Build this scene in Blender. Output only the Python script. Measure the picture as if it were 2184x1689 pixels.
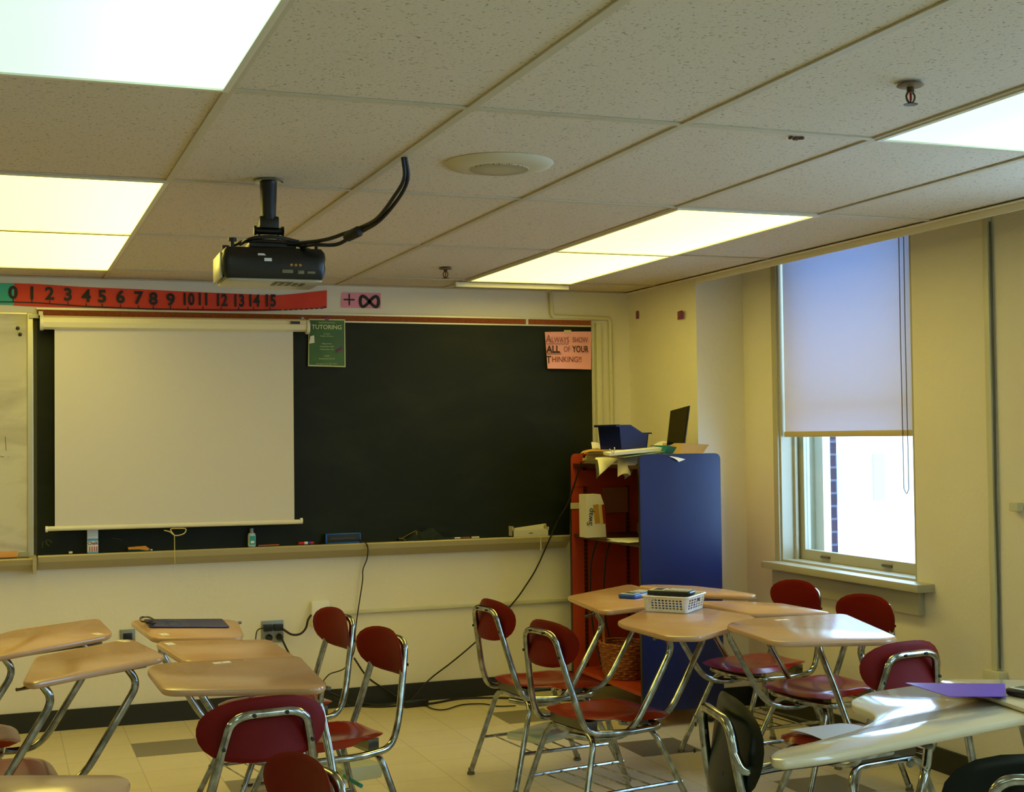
import bpy, bmesh, math, random
from mathutils import Vector, Matrix
import numpy as np
random.seed(7)
for o in list(bpy.data.objects): bpy.data.objects.remove(o)
SC = bpy.context.scene; COL = SC.collection
PI = math.pi
# ------------------------------------------------------------------ camera
IW, IH, FPX = 2184, 1689, 2942.7
YAW, PIT, ROL, CH = .3574, .0294, -.012, 1.4533
_F = np.array([math.sin(YAW)*math.cos(PIT), math.cos(YAW)*math.cos(PIT), math.sin(PIT)])
_r = np.array([math.cos(YAW), -math.sin(YAW), 0.]); _u = np.cross(_r, _F)
_R = math.cos(ROL)*_r+math.sin(ROL)*_u; _U = -math.sin(ROL)*_r+math.cos(ROL)*_u
cam = bpy.data.objects.new('camera', bpy.data.cameras.new('camera')); COL.objects.link(cam)
cam.matrix_world = Matrix(((_R[0], _U[0], -_F[0], 0), (_R[1], _U[1], -_F[1], 0), (_R[2], _U[2], -_F[2], CH), (0, 0, 0, 1)))
cam.data.sensor_width = 36; cam.data.lens = FPX*36/IW; cam.data.clip_end = 200; cam.data.clip_start = .02
SC.camera = cam
def ray(x, y): return _F+_R*(x-IW/2)/FPX-_U*(y-IH/2)/FPX
def atz(x, y, z): d = ray(x, y); return Vector(np.array([0, 0, CH])+d*(z-CH)/d[2])
def atx(x, y, X): d = ray(x, y); return Vector(np.array([0, 0, CH])+d*X/d[0])
def aty(x, y, Y): d = ray(x, y); return Vector(np.array([0, 0, CH])+d*Y/d[1])
# ------------------------------------------------------------------ world, exposure
SC.view_settings.view_transform = 'Standard'; SC.view_settings.look = 'None'
SC.view_settings.exposure = 1.12; SC.view_settings.gamma = 1.0; SC.view_settings.use_curve_mapping = False
w = bpy.data.worlds.new('overcast_sky'); SC.world = w; w.use_nodes = True
w.node_tree.nodes['Background'].inputs[0].default_value = (.45, .68, 1.0, 1)
w.node_tree.nodes['Background'].inputs[1].default_value = 4.2
LAMP_WARM = ((1.0, .84, .145), 2.3); LAMP_COOL = ((.62, 1.0, .80), .78); LAMP_FILL = ((.74, 1.0, .82), 2.1)  # last lamp: unseen rear panels added to brighten the room
# ------------------------------------------------------------------ room constants
XW, XP, YB, ZC = 3.78, 3.495, 7.368, 2.288      # window wall, pilaster face, board wall, ceiling
XL, YR = -5.6, -3.0
# ------------------------------------------------------------------ materials
def lin(c): return tuple(((v/255)/12.92 if v/255 <= .04045 else ((v/255+.055)/1.055)**2.4) for v in c)+(1,)
MATS = {}
def mat(name, rgb, rough=.5, metal=0., spec=.5, bump=0., bscale=60., var=0., vscale=4., emit=None, rgb2=None, coat=0.):
    if name in MATS: return MATS[name]
    m = bpy.data.materials.new(name); m.use_nodes = True; nt = m.node_tree; b = nt.nodes['Principled BSDF']
    c = lin(rgb); b.inputs['Base Color'].default_value = c; b.inputs['Roughness'].default_value = rough
    b.inputs['Metallic'].default_value = metal; b.inputs['Specular IOR Level'].default_value = spec
    b.inputs['Coat Weight'].default_value = coat; b.inputs['Coat Roughness'].default_value = .08
    tc = nt.nodes.new('ShaderNodeTexCoord')
    if var or rgb2:
        n = nt.nodes.new('ShaderNodeTexNoise'); n.inputs['Scale'].default_value = vscale; n.inputs['Detail'].default_value = 5
        nt.links.new(tc.outputs['Object'], n.inputs['Vector'])
        mx = nt.nodes.new('ShaderNodeMix'); mx.data_type = 'RGBA'
        c2 = lin(rgb2) if rgb2 else tuple(v*(1-var) for v in c[:3])+(1,)
        mx.inputs[6].default_value = c; mx.inputs[7].default_value = c2
        rp = nt.nodes.new('ShaderNodeValToRGB'); rp.color_ramp.elements[0].position = .35; rp.color_ramp.elements[1].position = .65
        nt.links.new(n.outputs['Fac'], rp.inputs[0]); nt.links.new(rp.outputs[0], mx.inputs[0]); nt.links.new(mx.outputs[2], b.inputs['Base Color'])
    if bump:
        n = nt.nodes.new('ShaderNodeTexNoise'); n.inputs['Scale'].default_value = bscale; n.inputs['Detail'].default_value = 4
        nt.links.new(tc.outputs['Object'], n.inputs['Vector'])
        bp = nt.nodes.new('ShaderNodeBump'); bp.inputs['Strength'].default_value = bump; bp.inputs['Distance'].default_value = .01
        nt.links.new(n.outputs['Fac'], bp.inputs['Height']); nt.links.new(bp.outputs[0], b.inputs['Normal'])
    if emit:
        b.inputs['Emission Color'].default_value = tuple(emit[0])+(1,); b.inputs['Emission Strength'].default_value = emit[1]
    MATS[name] = m; return m
WALL = mat('wall_paint', (230, 222, 200), .45, bump=.12, bscale=45, var=.05, vscale=1.5)
TRIMM = mat('trim_paint', (205, 200, 168), .35)
BASE = mat('black_baseboard', (26, 28, 22), .45)
WHITE = mat('white_plastic', (228, 226, 215), .35)
OFFW = mat('off_white_metal', (220, 214, 190), .35)
CHROME = mat('chrome', (186, 190, 184), .14, 1.0, rgb2=(128, 130, 122), vscale=30)
DCHROME = mat('worn_steel', (120, 118, 104), .3, 1.0)
BLACK = mat('black_plastic', (14, 15, 13), .35)
RUBBER = mat('black_rubber', (10, 11, 10), .6)
RED = mat('red_moulded_plastic', (136, 26, 6), .22, rgb2=(122, 20, 6), vscale=9, coat=.2)
DRED = mat('red_moulded_plastic_shaded', (112, 16, 5), .5, spec=.12, rgb2=(100, 12, 5), vscale=6)  # darker copy of the seat red, shade of the chair backs put into the colour
GREENP = mat('dark_green_plastic', (4, 16, 14), .3, spec=.3)
DESK = mat('tan_laminate_top', (202, 162, 122), .19, rgb2=(190, 146, 98), vscale=3.5, spec=.65)
CREAM = mat('cream_laminate_top', (214, 198, 158), .13, coat=.4)
PAPER = mat('white_paper', (226, 224, 214), .7)
STEEL = mat('galvanised_steel', (150, 150, 138), .4, .8)
BLUEP = mat('dark_blue_plastic', (12, 22, 92), .35)
CORDM = mat('black_cord', (14, 14, 12), .5)
INK = mat('black_ink', (22, 14, 14), .6)

def nodes_mat(name):
    m = bpy.data.materials.new(name); m.use_nodes = True; return m, m.node_tree, m.node_tree.nodes['Principled BSDF']
# floor: vinyl tiles with darker accent tiles
def floor_mat():
    m, nt, b = nodes_mat('vinyl_floor_tiles'); N = nt.nodes.new; L = nt.links.new
    tc = N('ShaderNodeTexCoord'); sx = N('ShaderNodeSeparateXYZ'); L(tc.outputs['Object'], sx.inputs[0])
    def math_(op, a, bb=None, c=None):
        n = N('ShaderNodeMath'); n.operation = op
        for i, v in enumerate((a, bb, c)):
            if v is None: continue
            if isinstance(v, (int, float)): n.inputs[i].default_value = v
            else: L(v, n.inputs[i])
        return n.outputs[0]
    u = math_('DIVIDE', math_('SUBTRACT', sx.outputs[0], .600), .3048); v = math_('DIVIDE', math_('SUBTRACT', 6.900, sx.outputs[1]), .3048)
    iu = math_('FLOOR', u); iv = math_('FLOOR', v)
    r3 = math_('LESS_THAN', math_('FLOORED_MODULO', iv, 3.), .5) if False else math_('LESS_THAN', math_('WRAP', iv, 3., 0.), .5)
    q = math_('SUBTRACT', iu, math_('DIVIDE', iv, 3.)); c6 = math_('LESS_THAN', math_('WRAP', math_('ADD', q, .01), 6., 0.), .5)
    acc = math_('MULTIPLY', r3, c6)
    fu = math_('FRACT', u); fv = math_('FRACT', v)
    e = .008
    g = math_('MAXIMUM', math_('MAXIMUM', math_('LESS_THAN', fu, e), math_('GREATER_THAN', fu, 1-e)), math_('MAXIMUM', math_('LESS_THAN', fv, e), math_('GREATER_THAN', fv, 1-e)))
    wn = N('ShaderNodeTexWhiteNoise'); wn.noise_dimensions = '2D'; cb = N('ShaderNodeCombineXYZ'); L(iu, cb.inputs[0]); L(iv, cb.inputs[1]); L(cb.outputs[0], wn.inputs[0])
    ns = N('ShaderNodeTexNoise'); ns.inputs['Scale'].default_value = 7; ns.inputs['Detail'].default_value = 8; L(tc.outputs['Object'], ns.inputs[0])
    mx = N('ShaderNodeMix'); mx.data_type = 'RGBA'; mx.inputs[6].default_value = lin((222, 208, 174)); mx.inputs[7].default_value = lin((198, 182, 146))
    L(math_('MULTIPLY_ADD', wn.outputs[0], .25, math_('MULTIPLY', ns.outputs[0], .6)), mx.inputs[0])
    m2 = N('ShaderNodeMix'); m2.data_type = 'RGBA'; L(acc, m2.inputs[0]); L(mx.outputs[2], m2.inputs[6]); m2.inputs[7].default_value = lin((122, 112, 88))
    m3 = N('ShaderNodeMix'); m3.data_type = 'RGBA'; L(math_('MULTIPLY', g, .35), m3.inputs[0]); L(m2.outputs[2], m3.inputs[6]); m3.inputs[7].default_value = lin((90, 80, 60))
    L(m3.outputs[2], b.inputs['Base Color']); b.inputs['Roughness'].default_value = .3; b.inputs['Specular IOR Level'].default_value = .4
    return m
def ceil_mat():
    m, nt, b = nodes_mat('acoustic_ceiling_tile'); N = nt.nodes.new; L = nt.links.new
    tc = N('ShaderNodeTexCoord'); n = N('ShaderNodeTexNoise'); n.inputs['Scale'].default_value = 110; n.inputs['Detail'].default_value = 3; L(tc.outputs['Object'], n.inputs[0])
    rp = N('ShaderNodeValToRGB'); rp.color_ramp.elements[0].position = .30; rp.color_ramp.elements[1].position = .40
    rp.color_ramp.elements[0].color = lin((150, 138, 112)); rp.color_ramp.elements[1].color = lin((216, 202, 176)); L(n.outputs[0], rp.inputs[0])
    L(rp.outputs[0], b.inputs['Base Color']); b.inputs['Roughness'].default_value = .9
    bp = N('ShaderNodeBump'); bp.inputs['Strength'].default_value = .25; bp.inputs['Distance'].default_value = .003; L(n.outputs[0], bp.inputs['Height']); L(bp.outputs[0], b.inputs['Normal'])
    return m
def board_mat(name, base, dust, amt):
    m, nt, b = nodes_mat(name); N = nt.nodes.new; L = nt.links.new
    tc = N('ShaderNodeTexCoord'); mp = N('ShaderNodeMapping'); mp.inputs['Scale'].default_value = (1.2, 1, 3.); mp.inputs['Rotation'].default_value = (0, .5, 0); L(tc.outputs['Object'], mp.inputs[0])
    n = N('ShaderNodeTexNoise'); n.inputs['Scale'].default_value = 2.2; n.inputs['Detail'].default_value = 7; n.inputs['Distortion'].default_value = .8; L(mp.outputs[0], n.inputs[0])
    rp = N('ShaderNodeValToRGB'); rp.color_ramp.elements[0].position = .45; rp.color_ramp.elements[1].position = .8; L(n.outputs[0], rp.inputs[0])
    sc = N('ShaderNodeMath'); sc.operation = 'MULTIPLY'; sc.inputs[1].default_value = amt; L(rp.outputs[0], sc.inputs[0])
    mx = N('ShaderNodeMix'); mx.data_type = 'RGBA'; mx.inputs[6].default_value = lin(base); mx.inputs[7].default_value = lin(dust); L(sc.outputs[0], mx.inputs[0]); L(mx.outputs[2], b.inputs['Base Color'])
    b.inputs['Roughness'].default_value = .55; b.inputs['Specular IOR Level'].default_value = .25
    return m
FLOORM = floor_mat(); CEILM = ceil_mat()
CHALK = board_mat('green_black_slate', (14, 22, 9), (52, 58, 38), .25)
WBM = board_mat('smudged_whiteboard', (206, 200, 178), (140, 132, 108), .7); WBM.node_tree.nodes['Principled BSDF'].inputs['Roughness'].default_value = .25
def emis(name, col, s, base=(230, 230, 220)):
    m = mat(name, base, .5, emit=(col, s)); return m

# ------------------------------------------------------------------ mesh helpers
def link(o): COL.objects.link(o); return o
def finish(bm, smooth=35):
    bmesh.ops.recalc_face_normals(bm, faces=bm.faces)
def mesh_from(bm, name, m, smooth=True):
    finish(bm); me = bpy.data.meshes.new(name); bm.to_mesh(me); bm.free()
    for mm in (m if isinstance(m, (list, tuple)) else [m]): me.materials.append(mm)
    if smooth:
        for p in me.polygons: p.use_smooth = len(p.vertices) < 12
        try: me.set_sharp_from_angle(angle=math.radians(38))
        except Exception: pass
    return me
def ob(name, bm, m, parent=None, world=True, smooth=True):
    """link one mesh object; geometry given in world space is moved into its parent's space"""
    if parent is not None and world: bm.transform(wm(parent).inverted())
    o = bpy.data.objects.new(name, mesh_from(bm, name, m, smooth)); link(o)
    if parent is not None: o.parent = parent
    return o
def wm(o):
    M = Matrix.LocRotScale(o.location, o.rotation_euler, o.scale)
    return wm(o.parent) @ M if o.parent else M
def thing(name, label, cat, loc=(0, 0, 0), rz=0., group=None):
    o = bpy.data.objects.new(name, None); link(o); o.empty_display_size = .05; o.location = loc; o.rotation_euler = (0, 0, rz)
    o['label'] = label; o['category'] = cat
    if group: o['group'] = group
    return o
def tag(o, label, cat, group=None):
    o['label'] = label; o['category'] = cat
    if group: o['group'] = group
    return o
def struct(name, bm, m, parent=None, smooth=False):
    o = ob(name, bm, m, parent, smooth=smooth)
    if parent is None: o['kind'] = 'structure'
    return o
def BM(): return bmesh.new()
def box(bm, x0, x1, y0, y1, z0, z1, M=None, bev=0., mi=0):
    v = [bm.verts.new((x, y, z)) for x in (x0, x1) for y in (y0, y1) for z in (z0, z1)]
    fs = []
    for idx in ((0, 1, 3, 2), (4, 6, 7, 5), (0, 4, 5, 1), (2, 3, 7, 6), (0, 2, 6, 4), (1, 5, 7, 3)):
        f = bm.faces.new([v[i] for i in idx]); f.material_index = mi; fs.append(f)
    if bev:
        es = list({e for f in fs for e in f.edges})
        r = bmesh.ops.bevel(bm, geom=es, offset=bev, segments=2, affect='EDGES', profile=.6)
        v = list({vv for f in r['faces'] for vv in f.verts} | {vv for vv in v if vv.is_valid})
    if M is not None: bmesh.ops.transform(bm, matrix=M, verts=[a for a in v if a.is_valid])
    return bm
def cbox(c, s, bev=0., M=None, bm=None):
    bm = bm or BM(); return box(bm, c[0]-s[0]/2, c[0]+s[0]/2, c[1]-s[1]/2, c[1]+s[1]/2, c[2]-s[2]/2, c[2]+s[2]/2, M, bev)
def tube(bm, pts, r, seg=10, cap=True, radii=None, closed=False):
    pts = [Vector(p) for p in pts]; n = len(pts)
    t0 = (pts[1]-pts[0]).normalized(); up = Vector((0, 0, 1)) if abs(t0.z) < .9 else Vector((1, 0, 0))
    nrm = t0.cross(up).normalized(); rings = []
    for i, p in enumerate(pts):
        if closed: t = (pts[(i+1) % n]-pts[i-1]).normalized()
        else: t = (pts[min(i+1, n-1)]-pts[max(i-1, 0)]).normalized()
        nrm = (nrm-t*nrm.dot(t)).normalized(); b = t.cross(nrm); rr = radii[i] if radii else r
        rings.append([bm.verts.new(p+(nrm*math.cos(a)+b*math.sin(a))*rr) for a in [2*PI*k/seg for k in range(seg)]])
    for i in range(n if closed else n-1):
        A, B = rings[i], rings[(i+1) % n]
        for k in range(seg): bm.faces.new((A[k], A[(k+1) % seg], B[(k+1) % seg], B[k]))
    if cap and not closed:
        bm.faces.new(rings[0][::-1]); bm.faces.new(rings[-1])
    return bm
def fillet(pts, rad, n=6):
    pts = [Vector(p) for p in pts]; out = [pts[0]]
    for i in range(1, len(pts)-1):
        a, b, c = pts[i-1], pts[i], pts[i+1]
        r = rad[i] if isinstance(rad, (list, tuple)) else rad
        d1 = min(r, (a-b).length*.48); d2 = min(r, (c-b).length*.48)
        p, q = b+(a-b).normalized()*d1, b+(c-b).normalized()*d2
        for k in range(n+1):
            t = k/n; out.append(p*(1-t)**2+b*2*t*(1-t)+q*t*t)
    out.append(pts[-1]); return out
def catmull(P, n=8):
    P = [Vector(p) for p in P]; Q = [P[0]*2-P[1]]+P+[P[-1]*2-P[-2]]; out = []
    for i in range(1, len(Q)-2):
        for k in range(n):
            t = k/n; a, b, c, d = Q[i-1], Q[i], Q[i+1], Q[i+2]
            out.append(.5*((2*b)+(c-a)*t+(2*a-5*b+4*c-d)*t*t+(3*b-a-3*c+d)*t**3))
    out.append(P[-1]); return out
def lathe(bm, prof, c=(0, 0, 0), seg=24, M=None):
    rings = []
    for r, z in prof:
        rings.append([bm.verts.new((c[0]+max(r, 1e-4)*math.cos(2*PI*k/seg), c[1]+max(r, 1e-4)*math.sin(2*PI*k/seg), c[2]+z)) for k in range(seg)])
    for A, B in zip(rings, rings[1:]):
        for k in range(seg): bm.faces.new((A[k], A[(k+1) % seg], B[(k+1) % seg], B[k]))
    bm.faces.new(rings[0][::-1]); bm.faces.new(rings[-1])
    if M is not None: bmesh.ops.transform(bm, matrix=M, verts=[v for R in rings for v in R])
    return bm
def roundpoly(P, r, n=5):
    """2D polygon -> rounded outline"""
    out = []; N_ = len(P); P = [Vector((p[0], p[1])) for p in P]
    for i in range(N_):
        a, b, c = P[i-1], P[i], P[(i+1) % N_]
        rr = r[i] if isinstance(r, (list, tuple)) else r
        d = min(rr, (a-b).length*.46, (c-b).length*.46)
        p, q = b+(a-b).normalized()*d, b+(c-b).normalized()*d
        for k in range(n+1):
            t = k/n; out.append(p*(1-t)**2+b*2*t*(1-t)+q*t*t)
    return out
def slab(bm, outline, z0, z1, edge=.006, M=None):
    """horizontal slab with rounded rim"""
    P = [Vector((p[0], p[1])) for p in outline]; c = sum(P, Vector((0, 0)))/len(P)
    area = sum(P[i-1].x*P[i].y-P[i].x*P[i-1].y for i in range(len(P)))
    if area < 0: P = P[::-1]
    n = len(P); nr = []
    for i in range(n):
        t = (P[(i+1) % n]-P[i-1]); t = t.normalized() if t.length > 1e-9 else Vector((1, 0)); nr.append(Vector((t.y, -t.x)))
    h = z1-z0; rings = []
    for off, z in ((-edge, z0), (-edge*.3, z0+h*.15), (0, z0+h*.4), (0, z0+h*.65), (-edge*.3, z0+h*.88), (-edge, z1)):
        rings.append([bm.verts.new((P[i].x+nr[i].x*off, P[i].y+nr[i].y*off, z)) for i in range(n)])
    for A, B in zip(rings, rings[1:]):
        for k in range(n): bm.faces.new((A[k], A[(k+1) % n], B[(k+1) % n], B[k]))
    bm.faces.new(rings[0][::-1]); bm.faces.new(rings[-1])
    if M is not None: bmesh.ops.transform(bm, matrix=M, verts=[v for R in rings for v in R])
    return bm
def prism(bm, pts3, d):
    """planar polygon (3D pts) extruded by vector d"""
    d = Vector(d); A = [bm.verts.new(Vector(p)) for p in pts3]; B = [bm.verts.new(Vector(p)+d) for p in pts3]; n = len(A)
    bm.faces.new(A); bm.faces.new(B[::-1])
    for k in range(n): bm.faces.new((A[k], B[k], B[(k+1) % n], A[(k+1) % n]))
    return bm
def text_bm(s, size, M, ext=.0006, bold=0., align='CENTER', xs=1., spacing=1.):
    cu = bpy.data.curves.new('lettering', 'FONT'); cu.body = s; cu.size = size; cu.extrude = ext; cu.align_x = align; cu.align_y = 'CENTER'; cu.offset = bold; cu.space_character = spacing; cu.resolution_u = 3
    o = bpy.data.objects.new('lettering', cu); COL.objects.link(o); bpy.context.view_layer.update()
    me = bpy.data.meshes.new_from_object(o.evaluated_get(bpy.context.evaluated_depsgraph_get()))
    bm = BM(); bm.from_mesh(me); bpy.data.objects.remove(o); bpy.data.meshes.remove(me)
    bm.transform(M @ Matrix.Diagonal((xs, 1, 1, 1))); return bm
def onwall(x, y, z, rot=0.): # text frame facing -Y, upright
    return Matrix.Translation((x, y, z)) @ Matrix.Rotation(rot, 4, 'Y') @ Matrix.Rotation(PI/2, 4, 'X')
def merge(dst, src):
    me = bpy.data.meshes.new('t'); src.to_mesh(me); dst.from_mesh(me); bpy.data.meshes.remove(me); src.free(); return dst
def sheet(bm, c00, c10, c11, c01, sag=0., curl=0., th=.0008, n=8):
    """thin curved sheet between four corners (bilinear + sag along normal)"""
    c00, c10, c11, c01 = map(Vector, (c00, c10, c11, c01)); nn = (c10-c00).cross(c01-c00).normalized(); G = []
    for s in (0, 1):
        g = []
        for i in range(n+1):
            row = []
            for j in range(n+1):
                u, v = i/n, j/n; p = (c00*(1-u)+c10*u)*(1-v)+(c01*(1-u)+c11*u)*v
                p = p+nn*(sag*math.sin(PI*u)+curl*math.sin(PI*v*1.5+u)+(th if s else 0)); row.append(bm.verts.new(p))
            g.append(row)
        G.append(g)
    for s, g in enumerate(G):
        for i in range(n):
            for j in range(n):
                f = [g[i][j], g[i+1][j], g[i+1][j+1], g[i][j+1]]; bm.faces.new(f if s else f[::-1])
    A, B = G
    rim = [(i, 0) for i in range(n)]+[(n, j) for j in range(n)]+[(n-i, n) for i in range(n)]+[(0, n-j) for j in range(n)]
    for k in range(len(rim)):
        p, q = rim[k], rim[(k+1) % len(rim)]; bm.faces.new((A[p[0]][p[1]], A[q[0]][q[1]], B[q[0]][q[1]], B[p[0]][p[1]]))
    return bm

# ================================================================== ROOM
struct('floor', cbox(((XL+XW)/2, (YR+YB)/2, -.05), (XW-XL+.8, YB-YR+.6, .1)), FLOORM)
struct('wall_back', box(BM(), XL-.2, XW+.4, YB, YB+.2, 0, 2.9), WALL)
struct('wall_left', box(BM(), XL-.2, XL, YR, YB, 0, 2.9), WALL)
struct('wall_rear', box(BM(), XL-.2, XW+.4, YR-.2, YR, 0, 2.9), WALL)
OY0, OY1, OZ0, OZ1 = 5.07, 6.185, .795, 2.52
FILL_OPENINGS = [(2.55, 3.66), (.35, 1.46), (-1.85, -.74)]  # unseen openings added to fill the room with cool daylight
b = BM(); ys = [YR]+[v for a in FILL_OPENINGS[::-1] for v in a]+[OY0]
for i in range(0, len(ys), 2): box(b, XW, XW+.2, ys[i], ys[i+1], 0, 2.9)
for a, c in FILL_OPENINGS: box(b, XW, XW+.2, a, c, 0, OZ0); box(b, XW, XW+.2, a, c, OZ1, 2.9)
box(b, XW, XW+.2, OY1, YB, 0, 2.9); box(b, XW, XW+.2, OY0, OY1, 0, OZ0); box(b, XW, XW+.2, OY0, OY1, OZ1, 2.9)
struct('wall_right', b, WALL)
struct('wall_pilaster', box(BM(), XP, XW, 6.536, YB, 0, 2.9), WALL)
# ceiling: T-bar grid of 2x4 ft tiles
gx = [-.089-.61*k for k in range(9, 0, -1)]+[-.089, .521, 1.131, 1.741, 2.351, 2.961]; gx = [XL]+[g for g in gx if g > XL+.05]+[XP]
gy = [3.3085+1.22*k for k in range(-5, 4)]; gy = [YR]+[g for g in gy if g > YR+.05]+[YB]
lights = []
for cx in (-.089-.61, -.089-.61-2.44, 2.351):  # far left column and rear rows are unseen panels added for fill light
    for y0 in (3.3085-1.22, 3.3085+1.22, 3.3085+2.44, 3.3085-1.22*3, 3.3085-1.22*4):
        lights.append((cx, y0))
lights = [(x+0., y) for x, y in lights]
lights = [( -.089 if abs(x+.699) < .01 else (x if x > 0 else -.089-2.44), y) for x, y in lights]
def islight(x, y): return any(abs(x-a) < .02 and abs(y-c) < .02 for a, c in lights)
b = BM()
for i in range(len(gx)-1):
    for j in range(len(gy)-1):
        if islight(gx[i], gy[j]): continue
        t1, t2 = random.uniform(-.002, .002), random.uniform(-.002, .002)
        x0, x1, y0, y1 = gx[i]+.004, gx[i+1]-.004, gy[j]+.004, gy[j+1]-.004
        box(b, x0, x1, y0, y1, ZC+.006, ZC+.022)
b.normal_update()
struct('ceiling', b, CEILM)
b = BM()
for x in gx[1:-1]: box(b, x-.012, x+.012, YR, YB, ZC, ZC+.005); box(b, x-.001, x+.001, YR, YB, ZC+.005, ZC+.035)
for y in gy[1:-1]: box(b, XL, XP, y-.012, y+.012, ZC+.0004, ZC+.0054)
box(b, XL, XP, YB-.022, YB-.001, ZC-.001, ZC+.004); struct('trim_1', b, mat('ceiling_grid_paint', (198, 186, 154), .5))
b = BM(); box(b, XP-.03, XP+.002, YR, YB, ZC-.004, ZC-.0005); box(b, XP-.002, XP+.006, YR, 6.53, ZC-.03, ZC+.012)
struct('trim_4', b, mat('fascia_paint', (232, 222, 192), .5))
struct('trim_2', box(BM(), XL, XW+.2, YR, YB, 2.62, 2.66), mat('plenum_dark', (90, 84, 70), .9))  # slab above the hung ceiling
# dropped edge strips beside the fixtures
for i, (px0, px1, yy) in enumerate(((965, 1222, 607),)):
    a = atz(px0, yy, ZC-.012); c = atz(px1, yy+2, ZC-.012)
    struct('trim_3', box(BM(), a.x, c.x, 7.0, 7.035, ZC-.028, ZC-.004), OFFW)
# baseboards
struct('baseboard_back', box(BM(), XL, XW, YB-.012, YB, 0, .102), BASE)
struct('baseboard_right', box(BM(), XW-.012, XW, YR, 6.536, 0, .102), BASE)
struct('baseboard_pilaster', merge(box(BM(), XP, XW, 6.524, 6.536, 0, .102), box(BM(), XP-.012, XP, 6.524, YB, 0, .102)), BASE)

# ceiling light fixtures
DW = emis('lit_prismatic_diffuser_warm', *LAMP_WARM); DC = emis('lit_prismatic_diffuser_cool', *LAMP_COOL); DR = emis('lit_prismatic_diffuser_fill', *LAMP_FILL)
for M_ in (DW, DC):
    nt = M_.node_tree; bs = nt.nodes['Principled BSDF']; tc = nt.nodes.new('ShaderNodeTexCoord'); wv = nt.nodes.new('ShaderNodeTexWave'); wv.wave_type = 'BANDS'; wv.bands_direction = 'X'
    mpn = nt.nodes.new('ShaderNodeMapping'); nt.links.new(tc.outputs['Object'], mpn.inputs[0]); nt.links.new(mpn.outputs[0], wv.inputs[0])
    wv.inputs['Scale'].default_value = .26; wv.inputs['Distortion'].default_value = .4; wv.inputs['Detail'].default_value = 1; wv.inputs['Phase Offset'].default_value = 1.2
    mr = nt.nodes.new('ShaderNodeMapRange'); s0 = LAMP_WARM[1] if M_ is DW else LAMP_COOL[1]
    mr.inputs['To Min'].default_value = s0*(.80 if M_ is DW else .55); mr.inputs['To Max'].default_value = s0*1.15; nt.links.new(wv.outputs['Fac'], mr.inputs[0]); nt.links.new(mr.outputs[0], bs.inputs['Emission Strength'])
LL = {(0, 0): 'cool white lit troffer panel above, nearest at upper left', (0, 1): 'yellow lit troffer panel left of projector, nearer of the end-to-end pair', (0, 2): 'yellow lit troffer panel left of projector, farther of the pair, above number line',
      (2, 0): 'cool white lit troffer panel at right edge near sprinkler head', (2, 1): 'yellow lit troffer panel toward window, nearer of the end-to-end pair', (2, 2): 'yellow lit troffer panel toward window, farther one above chalkboard end'}
for (x, y) in lights:
    ci = 0 if abs(x+.089) < .02 else (2 if x > 1 else 1)
    rj = round((y-(3.3085-1.22))/1.22); key = (ci, {0: 0, 2: 1, 3: 2}.get(rj, 9))
    seen = key in LL
    cool = rj <= 0
    t = thing('ceiling_light', LL.get(key, 'lit troffer panel added out of view to brighten the room'), 'ceiling light', (x+.305, y+.61, ZC), 0, 'fluorescent ceiling panels')
    fr = BM()
    for a in ((x, x+.61, y, y+.018), (x, x+.61, y+1.202, y+1.22), (x, x+.018, y+.018, y+1.202), (x+.592, x+.61, y+.018, y+1.202)): box(fr, a[0]+.001, a[1]-.001, a[2]+.001, a[3]-.001, ZC-.004, ZC+.05)
    ob('frame', fr, OFFW, t, smooth=False)
    ob('diffuser', box(BM(), x+.017, x+.593, y+.017, y+1.203, ZC+.001, ZC+.006), (DR if rj < 0 else DC) if cool else DW, t, smooth=False)

# ------------------------------------------------------------------ window
win = bpy.data.objects.new('window_1', None); link(win); win['kind'] = 'structure'; win.location = (XW, (OY0+OY1)/2, OZ0)
WF = mat('painted_window_wood', (176, 170, 142), .35)
b = BM()
# casing around the opening, jamb liners and stops
box(b, XW-.012, XW, OY1, OY1+.045, OZ0, OZ1); box(b, XW, XW+.2, OY1-.012, OY1, OZ0, OZ1); box(b, XW, XW+.2, OY0, OY0+.012, OZ0, OZ1); box(b, XW, XW+.2, OY0+.012, OY1-.012, OZ0, OZ0+.012)
box(b, XW+.07, XW+.085, OY1-.03, OY1-.012, OZ0, OZ1); box(b, XW+.125, XW+.14, OY1-.03, OY1-.012, OZ0, OZ1); box(b, XW+.07, XW+.085, OY0+.012, OY0+.03, OZ0, OZ1)
ob('window_casing', b, WF, win, smooth=False)
gx0 = XW+.10
b = BM(); y0, y1 = OY0+.014, OY1-.014; zs = OZ0+.013
box(b, gx0, gx0+.035, y1-.05, y1, zs, 1.62); box(b, gx0, gx0+.035, y0, y0+.05, zs, 1.62); box(b, gx0, gx0+.035, y0+.05, y1-.05, zs, zs+.05); box(b, gx0, gx0+.035, y0+.05, y1-.05, 1.57, 1.62)
sash = ob('lower_sash', b, WF, win, smooth=False)
b = BM()
for yy in (5.93, 5.42): box(b, gx0-.012, gx0, yy-.035, yy+.035, zs+.018, zs+.03)
ob('sash_lift', b, mat('aged_bronze_lift', (110, 100, 78), .4, .5), sash)
b = BM(); gx1 = gx0+.04
box(b, gx1, gx1+.03, y1-.05, y1, 1.58, OZ1); box(b, gx1, gx1+.03, y0, y0+.05, 1.58, OZ1); box(b, gx1, gx1+.03, y0+.05, y1-.05, 1.58, 1.62); box(b, gx1, gx1+.03, y0+.05, y1-.05, OZ1-.05, OZ1)
ob('upper_sash', b, WF, win, smooth=False)
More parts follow.
